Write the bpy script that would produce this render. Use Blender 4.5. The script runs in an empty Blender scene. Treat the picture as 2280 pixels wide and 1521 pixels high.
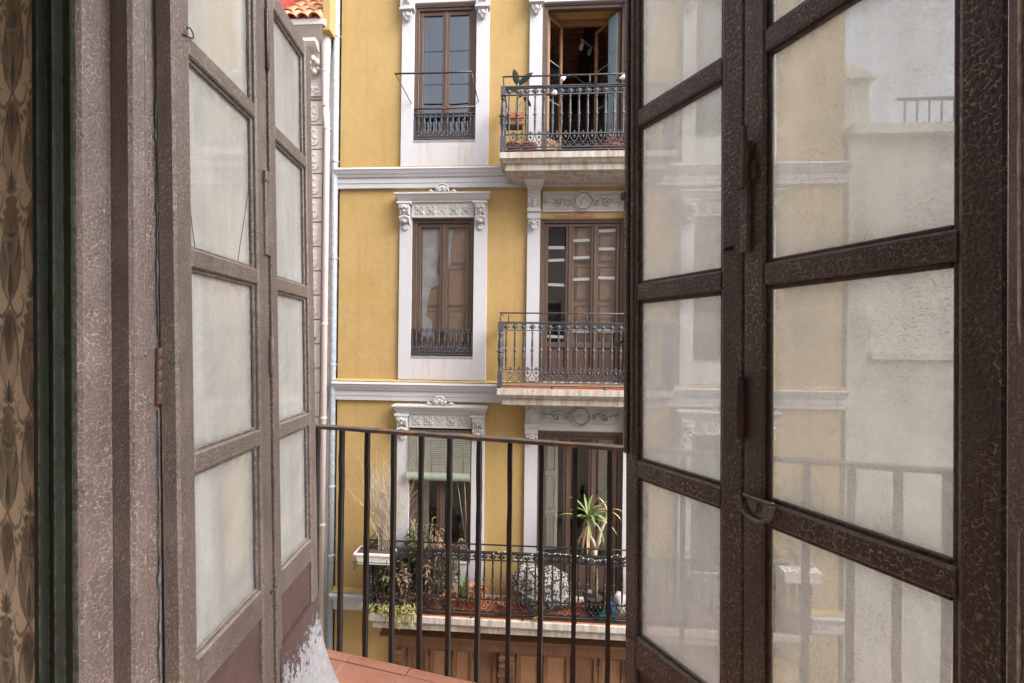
import bpy, math, random
from mathutils import Matrix, Vector
R = math.radians
rnd = random.Random(7)
PI = math.pi
scene = bpy.context.scene
COL = scene.collection

# ------------------------------------------------------------------ camera, sky, sun, exposure
EYE = 7.70                                   # eye height above the street
cam_d = bpy.data.cameras.new('camera')
cam = bpy.data.objects.new('camera', cam_d); COL.objects.link(cam)
cam_d.sensor_width = 36.0; cam_d.lens = 15.0
cam_d.shift_y = 0.0033
cam_d.clip_start = 0.02; cam_d.clip_end = 500
cam.matrix_world = Matrix.Translation((0, 0, EYE)) @ Matrix.Rotation(R(90), 4, 'X') @ Matrix.Rotation(0.012, 4, 'Z')
scene.camera = cam

SUN_EL, SUN_AZ = 42.0, 114.0                 # overcast: a wide soft sun, behind and right of the camera
world = bpy.data.worlds.new('World'); scene.world = world; world.use_nodes = True
wn = world.node_tree; wn.nodes.clear()
sky = wn.nodes.new('ShaderNodeTexSky'); sky.sky_type = 'NISHITA'; sky.sun_disc = False
sky.sun_elevation = R(SUN_EL); sky.sun_rotation = R(SUN_AZ)
sky.air_density = 1.0; sky.dust_density = 6.0; sky.ozone_density = 1.0
bg = wn.nodes.new('ShaderNodeBackground'); bg.inputs['Strength'].default_value = 0.11
wo = wn.nodes.new('ShaderNodeOutputWorld')
hs = wn.nodes.new('ShaderNodeHueSaturation'); hs.inputs['Saturation'].default_value = 0.48   # cloud cover
wn.links.new(sky.outputs[0], hs.inputs['Color']); wn.links.new(hs.outputs[0], bg.inputs[0]); wn.links.new(bg.outputs[0], wo.inputs[0])
sl = bpy.data.lights.new('sun', 'SUN'); sl.energy = 1.2; sl.angle = R(50); sl.color = (1.0, 0.975, 0.955)
sun = bpy.data.objects.new('sun', sl); COL.objects.link(sun)
_a = R(SUN_AZ); _e = R(SUN_EL)
_to = Vector((math.sin(_a) * math.cos(_e), math.cos(_a) * math.cos(_e), math.sin(_e)))
sun.rotation_euler = _to.to_track_quat('Z', 'Y').to_euler()
scene.view_settings.view_transform = 'Standard'; scene.view_settings.look = 'None'
scene.view_settings.gamma = 1.0; scene.view_settings.use_curve_mapping = False
scene.view_settings.exposure = 1.95
scene.cycles.max_bounces = 10; scene.cycles.diffuse_bounces = 5; scene.cycles.glossy_bounces = 4
scene.cycles.transparent_max_bounces = 24; scene.cycles.transmission_bounces = 8
scene.cycles.use_denoising = True
scene.cycles.sample_clamp_indirect = 6.0

# ------------------------------------------------------------------ materials
class NT:
    def __init__(s, name):
        s.m = bpy.data.materials.new(name); s.m.use_nodes = True
        s.t = s.m.node_tree; s.t.nodes.clear()
        s.out = s.n('ShaderNodeOutputMaterial')
    def n(s, typ, **kw):
        nd = s.t.nodes.new(typ)
        for k, v in kw.items(): setattr(nd, k, v)
        return nd
    def l(s, a, b): s.t.links.new(a, b)
    def coord(s, scale=(1, 1, 1), kind='Object', rot=(0, 0, 0)):
        tc = s.n('ShaderNodeTexCoord'); mp = s.n('ShaderNodeMapping')
        mp.inputs['Scale'].default_value = scale; mp.inputs['Rotation'].default_value = rot
        s.l(tc.outputs[kind], mp.inputs[0]); return mp.outputs[0]
    def noise(s, co, scale=5, detail=4, rough=.55, dist=0):
        nd = s.n('ShaderNodeTexNoise'); nd.inputs['Scale'].default_value = scale
        nd.inputs['Detail'].default_value = detail; nd.inputs['Roughness'].default_value = rough
        nd.inputs['Distortion'].default_value = dist
        s.l(co, nd.inputs['Vector']); return nd.outputs[0]
    def vor(s, co, scale=5, feature='DISTANCE_TO_EDGE', out=0):
        nd = s.n('ShaderNodeTexVoronoi', feature=feature); nd.inputs['Scale'].default_value = scale
        s.l(co, nd.inputs['Vector']); return nd.outputs[out]
    def ramp(s, fac, stops, interp='LINEAR'):
        nd = s.n('ShaderNodeValToRGB'); cr = nd.color_ramp; cr.interpolation = interp
        while len(cr.elements) < len(stops): cr.elements.new(0.5)
        for e, (p, c) in zip(cr.elements, stops):
            e.position = p; e.color = (c, c, c, 1) if isinstance(c, (int, float)) else (*c, 1)
        s.l(fac, nd.inputs[0]); return nd.outputs[0]
    def math(s, op, a, b=0.0):
        nd = s.n('ShaderNodeMath', operation=op)
        for i, v in enumerate((a, b)):
            if isinstance(v, (int, float)): nd.inputs[i].default_value = v
            else: s.l(v, nd.inputs[i])
        return nd.outputs[0]
    def mix(s, fac, a, b, blend='MIX'):
        nd = s.n('ShaderNodeMix', data_type='RGBA', blend_type=blend)
        for idx, v in ((0, fac), (6, a), (7, b)):
            if isinstance(v, (int, float)): nd.inputs[idx].default_value = v if idx == 0 else (v, v, v, 1)
            elif isinstance(v, tuple): nd.inputs[idx].default_value = (*v, 1)
            else: s.l(v, nd.inputs[idx])
        return nd.outputs[2]
    def bump(s, h, strength=.3, dist=.01, nrm=None):
        nd = s.n('ShaderNodeBump'); nd.inputs['Strength'].default_value = strength
        nd.inputs['Distance'].default_value = dist; s.l(h, nd.inputs['Height'])
        if nrm is not None: s.l(nrm, nd.inputs['Normal'])
        return nd.outputs[0]
    def bsdf(s, col, rough=.6, metal=0, spec=.5, nrm=None, finish=True):
        b = s.n('ShaderNodeBsdfPrincipled')
        for k, v in (('Base Color', col), ('Roughness', rough), ('Metallic', metal), ('Specular IOR Level', spec)):
            if isinstance(v, (int, float)): b.inputs[k].default_value = v
            elif isinstance(v, tuple): b.inputs[k].default_value = (*v, 1)
            else: s.l(v, b.inputs[k])
        if nrm is not None: s.l(nrm, b.inputs['Normal'])
        if finish: s.l(b.outputs[0], s.out.inputs[0])
        return b.outputs[0]
    def sep(s, co, ax):
        nd = s.n('ShaderNodeSeparateXYZ'); s.l(co, nd.inputs[0]); return nd.outputs[ax]

M = {}
def simple(name, col, rough=.6, var=.25, scale=8, metal=0, spec=.4, bump=.15, bscale=60, stretch=(1, 1, 1), bd=.004):
    t = NT(name); co = t.coord(stretch)
    n = t.noise(co, scale, 5)
    dark = tuple(c * (1 - var) for c in col); lite = tuple(min(1, c * (1 + var)) for c in col)
    c = t.ramp(n, [(.3, dark), (.7, lite)])
    b = t.bump(t.noise(co, bscale, 4), bump, bd)
    t.bsdf(c, rough, metal, spec, b); M[name] = t.m; return t.m

def stucco(name, col, stain, patch, bumpy=.35):
    t = NT(name); co = t.coord()
    big = t.noise(co, .8, 6, .65, .5)
    mid = t.noise(co, 3.5, 7, .7, .3)
    streak = t.noise(t.coord((6, 6, .40)), 1.7, 6, .65)
    c = t.mix(t.ramp(big, [(.36, 0), (.64, 1)]), col, patch)
    c = t.mix(t.math('MULTIPLY', t.ramp(streak, [(.50, 0), (.74, 1)]), .55), c, stain)
    c = t.mix(t.math('MULTIPLY', t.ramp(mid, [(.46, 0), (.70, 1)]), .40), c, tuple(x * .78 for x in col))
    spot = t.ramp(t.noise(co, 14, 5, .75), [(.66, 0), (.72, .5)])
    c = t.mix(spot, c, tuple(x * .70 for x in stain))
    h = t.math('ADD', t.math('MULTIPLY', t.noise(co, 30, 5, .65), .5), t.math('MULTIPLY', t.noise(co, 6, 5, .6, 1.2), 1.3))
    wv = t.n('ShaderNodeVectorMath', operation='ADD'); sc = t.n('ShaderNodeVectorMath', operation='SCALE'); sc.inputs['Scale'].default_value = .35
    nn = t.n('ShaderNodeTexNoise'); nn.inputs['Scale'].default_value = 2.2; nn.inputs['Detail'].default_value = 5
    t.l(co, nn.inputs['Vector']); t.l(nn.outputs[1], sc.inputs[0]); t.l(co, wv.inputs[0]); t.l(sc.outputs[0], wv.inputs[1])
    crack = t.vor(wv.outputs[0], .9)
    cm = t.ramp(crack, [(.002, 1), (.006, 0)])
    cm = t.math('MULTIPLY', cm, t.ramp(t.noise(co, 1.1, 2), [(.48, 0), (.60, .40)]))
    c = t.mix(cm, c, tuple(x * .6 for x in col))
    t.bsdf(c, .85, 0, .25, t.bump(t.math('SUBTRACT', h, cm), bumpy, .02)); M[name] = t.m

stucco('ochre', (.40, .268, .105), (.32, .208, .080), (.425, .295, .130), .2)
stucco('cream_wall', (.70, .62, .57), (.58, .50, .45), (.76, .69, .64), .2)
stucco('pink_wall', (.68, .50, .44), (.60, .42, .36), (.72, .56, .50), .2)
stucco('grey_wall', (.46, .445, .42), (.38, .365, .34), (.50, .485, .46), .2)
stucco('own_plaster', (.66, .60, .52), (.55, .49, .42), (.7, .65, .58), .2)

def white_plaster(name, base, dirt, amount, rust=0., lo=.50):
    t = NT(name); co = t.coord()
    fine = t.noise(co, 9, 6, .65)
    streak = t.noise(t.coord((7, 7, .8)), 2.2, 5, .65)
    c = t.mix(t.math('MULTIPLY', t.ramp(fine, [(.4, 0), (.75, 1)]), .3), base, tuple(x * .85 for x in base))
    c = t.mix(t.math('MULTIPLY', t.ramp(streak, [(lo, 0), (lo + .22, 1)]), amount), c, dirt)
    if rust:
        r = t.noise(t.coord((3.2, 3.2, .25)), 2.5, 5, .7)
        c = t.mix(t.math('MULTIPLY', t.ramp(r, [(.51, 0), (.66, 1)]), rust), c, (.34, .21, .11))
    b = t.bump(t.math('ADD', t.noise(co, 40, 4), t.noise(co, 7, 4)), .25, .01)
    t.bsdf(c, .8, 0, .3, b); M[name] = t.m
white_plaster('white_plaster', (.50, .50, .535), (.52, .48, .46), .35)
white_plaster('carved_plaster', (.50, .49, .50), (.50, .44, .38), .5)
white_plaster('slab_plaster', (.49, .46, .425), (.27, .22, .175), .80, .75, .42)
white_plaster('apron_plaster', (.51, .50, .52), (.60, .54, .47), .35, .35)
white_plaster('quoin_plaster', (.54, .48, .455), (.56, .48, .44), .4)

def wood(name, col, dark, rough=.5, grain=1.0, paint=.2):
    t = NT(name)
    co = t.coord((30, 30, 2.2)); c2 = t.coord()
    g = t.noise(co, 2.0, 6, .7, .8)
    big = t.noise(c2, 3.5, 4)
    c = t.mix(t.ramp(g, [(.35, 0), (.7, 1)]), dark, col)
    c = t.mix(t.math('MULTIPLY', t.ramp(big, [(.45, 0), (.8, 1)]), paint), c, tuple(min(1, x * 1.7) for x in col))
    t.bsdf(c, rough, 0, .35, t.bump(g, .25 * grain, .004)); M[name] = t.m
wood('frame_wood', (.108, .070, .054), (.075, .048, .037), .55)
wood('warm_wood', (.28, .145, .075), (.20, .10, .05), .55)
wood('shop_wood', (.20, .098, .048), (.11, .052, .028), .5, 1.4, .25)
wood('inner_shutter_wood', (.30, .19, .135), (.20, .12, .085), .6, 1.2)
wood('beam_wood', (.06, .035, .025), (.03, .018, .012), .7)
wood('pale_shutter', (.62, .58, .50), (.56, .52, .45), .6, .6)
wood('blue_shutter', (.22, .30, .34), (.19, .26, .30), .6, .6)

def crackle(name, base, crackcol, amount=1.0, scale=72., base2=None, vert=.6, width=.07, rough=.42, grain=(14, 14, 1.3)):
    """old oil paint: fine craquelure showing the pale ground through the brown"""
    t = NT(name)
    co = t.coord()
    warp = t.n('ShaderNodeVectorMath', operation='ADD')
    wn_ = t.n('ShaderNodeTexNoise'); wn_.inputs['Scale'].default_value = 40; wn_.inputs['Detail'].default_value = 3
    t.l(co, wn_.inputs['Vector'])
    sc = t.n('ShaderNodeVectorMath', operation='SCALE'); sc.inputs['Scale'].default_value = .012
    t.l(wn_.outputs[1], sc.inputs[0]); t.l(co, warp.inputs[0]); t.l(sc.outputs[0], warp.inputs[1])
    mp = t.n('ShaderNodeMapping'); mp.inputs['Scale'].default_value = (1, 1, vert); t.l(warp.outputs[0], mp.inputs[0])
    e1 = t.vor(mp.outputs[0], scale)
    e2 = t.vor(mp.outputs[0], scale * 2.1)
    l1 = t.ramp(e1, [(0, 1), (width * .5, .8), (width, 0)])
    l2 = t.ramp(e2, [(0, 1), (width * 1.3, 0)])
    patch = t.ramp(t.noise(t.coord((1, 1, .45)), 11, 5, .65), [(.36, .10), (.58, 1)])
    brk = t.ramp(t.noise(co, 150, 2, .5), [(.47, 0), (.57, 1)])
    brk2 = t.ramp(t.noise(co, 210, 2, .5), [(.50, 0), (.60, 1)])
    m1 = t.math('MULTIPLY', t.math('MULTIPLY', l1, patch), brk)
    m2 = t.math('MULTIPLY', t.math('MULTIPLY', l2, brk2), .22)
    m = t.math('MINIMUM', t.math('MULTIPLY', t.math('ADD', m1, m2), amount), 1.0)
    var = t.noise(t.coord(grain), 3.4, 7, .75, .3)
    b2 = base2 or tuple(x * .62 for x in base)
    c = t.mix(t.ramp(var, [(.33, 0), (.66, 1)]), b2, base)
    gl_ = t.ramp(var, [(.60, 0), (.66, .5), (.70, 0)])
    c = t.mix(gl_, c, tuple(x * .45 for x in base))
    blot = t.ramp(t.noise(t.coord((1, 1, .5)), 7, 6, .75), [(.50, 0), (.70, .45)])
    c = t.mix(blot, c, tuple(min(1, x * 1.9 + .02) for x in base))
    grit = t.ramp(t.noise(co, 300, 3, .7), [(.50, 0), (.72, .22)])
    c = t.mix(grit, c, tuple(min(1, x * 2.0) for x in base))
    c = t.mix(m, c, crackcol)
    chip = t.ramp(t.noise(co, 38, 6, .78), [(.685, 0), (.715, 1)])
    c = t.mix(t.math('MULTIPLY', chip, .85), c, (.045, .028, .02))
    # paint rubbed thin along the arrises
    bv = t.n('ShaderNodeBevel'); bv.samples = 4; bv.inputs['Radius'].default_value = .007
    gn = t.n('ShaderNodeNewGeometry'); dt = t.n('ShaderNodeVectorMath', operation='DOT_PRODUCT')
    t.l(bv.outputs[0], dt.inputs[0]); t.l(gn.outputs['Normal'], dt.inputs[1])
    ew = t.math('MULTIPLY', t.ramp(dt.outputs['Value'], [(.86, 1), (.985, 0)]), t.ramp(t.noise(co, 55, 5, .7), [(.42, 0), (.58, 1)]))
    c = t.mix(t.math('MULTIPLY', ew, .7), c, tuple(min(1, x * 1.5 + .09) for x in base))
    # dust lies on whatever faces up
    ge = t.n('ShaderNodeNewGeometry'); nz = t.sep(ge.outputs['Normal'], 2)
    du = t.math('MULTIPLY', t.ramp(nz, [(.55, 0), (.85, 1)]), t.ramp(t.noise(co, 60, 4, .7), [(.3, .35), (.7, .95)]))
    c = t.mix(du, c, (.33, .295, .25))
    h = t.math('SUBTRACT', t.math('ADD', t.math('MULTIPLY', t.noise(co, 190, 5, .75), .55), t.math('ADD', t.math('MULTIPLY', e1, .55), t.math('MULTIPLY', var, .6))), t.math('MULTIPLY', chip, .6))
    t.bsdf(c, rough, 0, .5, t.bump(h, .75, .0035)); M[name] = t.m
for _sfx, _gr in (('', (14, 14, 1.3)), ('_across', (1.3, 14, 14))):
    crackle('door_paint' + _sfx, (.090, .070, .065), (.40, .35, .255), 1.3, 125, (.060, .046, .043), vert=.8, rough=.34, grain=_gr)
    crackle('door_paint_grey' + _sfx, (.128, .101, .090), (.38, .335, .265), .85, 160, (.090, .070, .062), vert=.8, rough=.32, grain=_gr)
crackle('jamb_paint', (.20, .145, .13), (.50, .42, .31), .85, 70, (.16, .115, .105))
crackle('frame_paint', (.142, .106, .100), (.42, .37, .29), .85, 140, (.104, .076, .072), vert=.8, rough=.28)
crackle('dark_door_bead', (.060, .038, .032), (.30, .25, .17), .5, 78)
crackle('rusty_door_iron', (.05, .032, .03), (.30, .10, .04), .8, 60)
crackle('dark_backing', (.030, .018, .017), (.16, .12, .08), .5, 60)
crackle('casing_paint', (.0055, .0125, .0035), (.03, .03, .02), .3, 60, (.009, .007, .004), .3, rough=.75)

def peeling(name):
    t = NT(name); co = t.coord()
    z = t.sep(co, 2)
    n = t.noise(t.coord((1, 1, .55)), 75, 5, .72)
    n2 = t.noise(t.coord((1, 1, .4)), 12, 5, .7)
    lvl = t.math('ADD', t.math('MULTIPLY', t.math('SUBTRACT', .40, z), 2.2), t.math('ADD', t.math('MULTIPLY', n, .85), t.math('SUBTRACT', t.math('MULTIPLY', n2, .6), .22)))
    m = t.ramp(lvl, [(.55, 0), (.585, 1)])
    rim = t.ramp(lvl, [(.50, 0), (.55, 1), (.585, 0)])
    brown = t.mix(t.ramp(t.noise(t.coord((14, 14, 1.5)), 3, 6, .7), [(.35, 0), (.68, 1)]), (.065, .040, .036), (.105, .070, .062))
    white = t.mix(t.ramp(t.noise(co, 40, 6, .75), [(.4, 0), (.7, 1)]), (.22, .22, .235), (.34, .34, .355))
    c = t.mix(m, brown, white)
    c = t.mix(t.math('MULTIPLY', rim, .6), c, (.03, .02, .018))
    h = t.math('ADD', t.math('MULTIPLY', m, -1.0), t.math('MULTIPLY', t.noise(co, 120, 4, .7), .3))
    t.bsdf(c, .6, 0, .4, t.bump(h, .8, .002)); M[name] = t.m
peeling('peeling_paint')
simple('brown_panel', (.10, .062, .055), .5, .2, 12, bump=.2, bscale=90)

def iron(name, col, rough=.5, rustamt=.0):
    t = NT(name); co = t.coord()
    n = t.noise(co, 18, 5, .65)
    c = t.ramp(n, [(.3, tuple(x * .7 for x in col)), (.75, tuple(x * 1.35 for x in col))])
    if rustamt:
        r = t.ramp(t.noise(t.coord((6, 6, 6)), 2.2, 6, .7), [(.52, 0), (.62, 1)])
        c = t.mix(t.math('MULTIPLY', r, rustamt), c, (.26, .105, .045))
    t.bsdf(c, rough, 0.0, .5, t.bump(t.noise(co, 90, 4, .7), .4, .002)); M[name] = t.m
iron('cast_iron', (.058, .063, .076), .5)
iron('black_iron', (.016, .017, .019), .4)
iron('bar_iron', (.012, .011, .012), .4, .03)
iron('rail_iron', (.085, .072, .066), .5, .85)
iron('rusty_iron', (.10, .055, .04), .6, .8)
iron('dark_steel', (.02, .018, .018), .35, .15)
iron('zinc', (.27, .31, .35), .5)
simple('pink_pipe', (.48, .415, .40), .5, .08, 4, bump=.05)
simple('dull_brass', (.20, .19, .165), .35, .3, 40, metal=.6)
simple('putty', (.11, .125, .135), .6, .5, 30, bump=.5)
simple('flaked_white', (.50, .46, .42), .8, .4, 60, bump=.6)
simple('terracotta', (.46, .165, .075), .75, .25, 10)
simple('orange_plastic', (.62, .16, .03), .4, .1, 6)
simple('soil', (.07, .05, .035), .95, .5, 60, bump=.8)
simple('white_plastic', (.74, .73, .72), .4, .06, 12)
simple('black_plastic', (.015, .016, .02), .35, .2, 12)
simple('bark', (.40, .31, .22), .85, .3, 14, bump=.8, bscale=35, stretch=(1, 1, 3), bd=.01)
simple('yucca_leaf', (.15, .20, .06), .45, .35, 9)
simple('dead_leaf', (.44, .32, .17), .8, .3, 9)
simple('straw', (.46, .40, .32), .85, .35, 15)
simple('olive_leaf', (.10, .098, .045), .6, .5, 12)
simple('green_leaf', (.16, .215, .055), .55, .4, 14)
simple('sedum_leaf', (.25, .26, .075), .6, .4, 14)
simple('rubber_leaf', (.028, .042, .036), .3, .3, 5)
simple('seed_head', (.20, .115, .078), .85, .35, 30)
simple('red_petal', (.5, .02, .03), .6, .3, 20)
simple('blue_plastic', (.05, .16, .42), .4, .2, 8)
simple('red_plastic', (.55, .06, .02), .4, .3, 8)
simple('teal_plastic', (.02, .26, .20), .4, .1, 8)
simple('grey_cloth', (.52, .50, .47), .9, .2, 10)
simple('dark_room', (.055, .042, .036), .9, .3, 2)
simple('room_plaster', (.26, .22, .19), .9, .2, 2)
simple('inner_ceiling', (.34, .16, .11), .9, .4, 3)
simple('ceiling_white', (.55, .53, .50), .9, .05, 2)
simple('room_wall', (.42, .39, .35), .9, .08, 2)
simple('room_floor', (.22, .13, .08), .6, .3, 4)
simple('tape', (.28, .28, .285), .7, .1, 20)
simple('tape_paper', (.30, .30, .315), .85, .25, 6)
simple('reed', (.25, .25, .205), .7, .2, 20, stretch=(1, 1, 12))
simple('reed_green', (.22, .26, .205), .55, .25, 20, stretch=(1, 1, 12))
simple('cord', (.30, .29, .24), .8, .2, 20)
simple('brick', (.34, .19, .12), .9, .35, 30, bump=.8)
simple('asphalt', (.16, .155, .15), .9, .2, 4)
simple('paper_ground', (.68, .53, .39), .85, .06, 4, bump=.05)
simple('paper_dark', (.31, .25, .195), .8, .15, 30, bump=.05)
simple('paper_mid', (.52, .41, .305), .8, .12, 30, bump=.05)
simple('red_band', (.30, .055, .045), .85, .35, 9)
simple('pot_rim_white', (.70, .68, .64), .6, .1, 8)
simple('void_shade', (.01, .01, .011), .9, .1, 4)

def tile_mat(name, col, col2):
    t = NT(name); co = t.coord()
    oi = t.n('ShaderNodeObjectInfo')
    n = t.noise(co, 7, 5, .65)
    c = t.mix(t.ramp(n, [(.35, 0), (.7, 1)]), col, col2)
    c = t.mix(t.math('MULTIPLY', oi.outputs['Random'], .35), c, tuple(x * .75 for x in col))
    sp = t.ramp(t.noise(co, 22, 5, .75), [(.58, 0), (.68, .75)])
    c = t.mix(t.ramp(t.noise(co, 3.5, 5, .7), [(.42, 0), (.68, .45)]), c, (.30, .17, .13))
    c = t.mix(sp, c, (.12, .075, .06))
    t.bsdf(c, .45, 0, .4, t.bump(t.noise(co, 60, 4), .2, .003)); M[name] = t.m
tile_mat('floor_tile', (.40, .165, .105), (.50, .25, .175))
tile_mat('roof_tile', (.60, .22, .10), (.66, .30, .16))

def patterned_cloth():
    t = NT('patterned_cloth'); co = t.coord()
    d = t.vor(co, 29, 'F1')
    c = t.ramp(d, [(.0, (.06, .055, .055)), (.16, (.06, .055, .055)), (.2, (.50, .475, .44)), (.44, (.50, .475, .44)), (.50, (.075, .07, .07))], 'CONSTANT')
    t.bsdf(c, .9, 0, .2, t.bump(t.noise(co, 14, 4), .5, .02)); M['patterned_cloth'] = t.m
patterned_cloth()

def window_glass(name, tint, base=.07, rough=.03):
    """clean old window glass: clear, with a reflection that grows towards grazing"""
    t = NT(name)
    tr = t.n('ShaderNodeBsdfTransparent'); tr.inputs[0].default_value = (*tint, 1)
    gl = t.n('ShaderNodeBsdfGlossy'); gl.inputs['Roughness'].default_value = rough
    co = t.coord()
    nrm = t.bump(t.noise(co, 2.2, 2), .06, .05); t.l(nrm, gl.inputs['Normal'])
    lw = t.n('ShaderNodeLayerWeight'); lw.inputs['Blend'].default_value = .5
    fr = t.math('ADD', t.math('MULTIPLY', t.math('POWER', lw.outputs['Facing'], 4.0), .8), .05)
    mx = t.n('ShaderNodeMixShader')
    t.l(t.math('ADD', fr, base), mx.inputs[0]); t.l(tr.outputs[0], mx.inputs[1]); t.l(gl.outputs[0], mx.inputs[2])
    t.l(mx.outputs[0], t.out.inputs[0]); M[name] = t.m
window_glass('window_glass', (.92, .93, .93), .01)
window_glass('sky_glass', (.62, .66, .70), .13)

def dirty_glass(name, cover, film, speck, haze_lo=.25, streaks=.3):
    """near panes: glass under a milky film of dust, with dark specks and cleaner margins"""
    t = NT(name); co = t.coord()
    gen = t.coord(kind='Generated')
    tr = t.n('ShaderNodeBsdfTransparent'); tr.inputs[0].default_value = (.93, .94, .93, 1)
    gl = t.n('ShaderNodeBsdfGlossy'); gl.inputs['Roughness'].default_value = .04
    lw = t.n('ShaderNodeLayerWeight'); lw.inputs['Blend'].default_value = .5
    fr = t.math('ADD', t.math('MULTIPLY', t.math('POWER', lw.outputs['Facing'], 3.0), .9), .05)
    clean = t.n('ShaderNodeMixShader')
    t.l(t.math('MULTIPLY', fr, .8), clean.inputs[0]); t.l(tr.outputs[0], clean.inputs[1]); t.l(gl.outputs[0], clean.inputs[2])
    fc = t.mix(t.ramp(t.noise(t.coord((1, 1, .35)), 9, 6, .7, .5), [(.3, 0), (.75, 1)]), tuple(x * .86 for x in film), film)
    sp1 = t.ramp(t.noise(t.coord((1, 1, 1.8), rot=(0, R(25), 0)), 270, 2, .6), [(.57, 0), (.63, 1)])
    sp2 = t.ramp(t.noise(co, 6, 5, .75), [(.36, 0), (.58, 1)])
    spk = t.math('MULTIPLY', t.math('MULTIPLY', sp1, sp2), speck)
    fc = t.mix(spk, fc, (.20, .18, .155))
    gxx = t.sep(gen, 0); gzz = t.sep(gen, 2)
    eg = t.math('MAXIMUM', t.ramp(gxx, [(.0, 1), (.14, 0), (.86, 0), (1, 1)]), t.ramp(gzz, [(.0, .8), (.07, 0), (.88, 0), (1, 1)]))
    gr = t.math('MULTIPLY', eg, t.ramp(t.noise(co, 45, 6, .75), [(.38, 0), (.62, .8)]))
    fc = t.mix(gr, fc, tuple(x * .42 for x in film))
    web = t.math('MULTIPLY', t.ramp(t.vor(co, 42), [(.0, 1), (.10, 0)]), t.ramp(t.noise(co, 4.5, 4, .6), [(.52, 0), (.66, speck * .6)]))
    fc = t.mix(web, fc, tuple(x * .55 for x in film))
    df = t.n('ShaderNodeBsdfDiffuse'); t.l(fc, df.inputs[0])
    tl = t.n('ShaderNodeBsdfTranslucent'); t.l(fc, tl.inputs[0])
    fm = t.n('ShaderNodeMixShader'); fm.inputs[0].default_value = .62
    t.l(df.outputs[0], fm.inputs[1]); t.l(tl.outputs[0], fm.inputs[2])
    # coverage
    big = t.noise(t.coord((1, 1, .55)), 3.2, 6, .65, .6)
    stk = t.noise(t.coord((26, 26, 1.4)), 1.4, 5, .65)
    grain = t.noise(co, 260, 3, .7)
    cv = t.math('ADD', t.ramp(big, [(.3, cover - haze_lo * .5), (.7, cover + haze_lo * .5)]), t.math('MULTIPLY', t.math('SUBTRACT', stk, .5), streaks))
    cv = t.math('ADD', cv, t.math('MULTIPLY', t.math('SUBTRACT', grain, .5), .30))
    # margins where putty kept the dust off; thicker dust settled on the lower edge
    gx = t.sep(gen, 0); gz = t.sep(gen, 2)
    zz = t.ramp(gz, [(0, .30), (.05, .12), (.16, .0), (.90, .0), (1, .16)])
    cv = t.math('ADD', cv, zz)
    wob = t.math('MULTIPLY', t.math('SUBTRACT', t.noise(co, 22, 4, .6), .5), .05)
    ed = t.ramp(t.math('ADD', gx, wob), [(.030, .35), (.042, 1), (.955, 1), (.968, .35)])
    cv = t.math('MULTIPLY', cv, ed)
    cv = t.math('MAXIMUM', cv, spk)
    cv = t.math('MINIMUM', t.math('MAXIMUM', cv, .06), .97)
    mx = t.n('ShaderNodeMixShader')
    t.l(cv, mx.inputs[0]); t.l(clean.outputs[0], mx.inputs[1]); t.l(fm.outputs[0], mx.inputs[2])
    top = t.n('ShaderNodeMixShader'); t.l(t.math('MULTIPLY', fr, .9), top.inputs[0]); t.l(mx.outputs[0], top.inputs[1]); t.l(gl.outputs[0], top.inputs[2])
    t.l(top.outputs[0], t.out.inputs[0]); M[name] = t.m
dirty_glass('milky_glass', .74, (.80, .805, .79), .3, .44, .22)
dirty_glass('dusty_glass', .47, (.58, .57, .56), .55, .30, .24)
dirty_glass('speckled_glass', .50, (.58, .555, .52), .8, .34, .20)

def bulb():
    t = NT('bulb_glass'); t.bsdf((.85, .85, .86), .1, 0, .6); M['bulb_glass'] = t.m
bulb()

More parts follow.
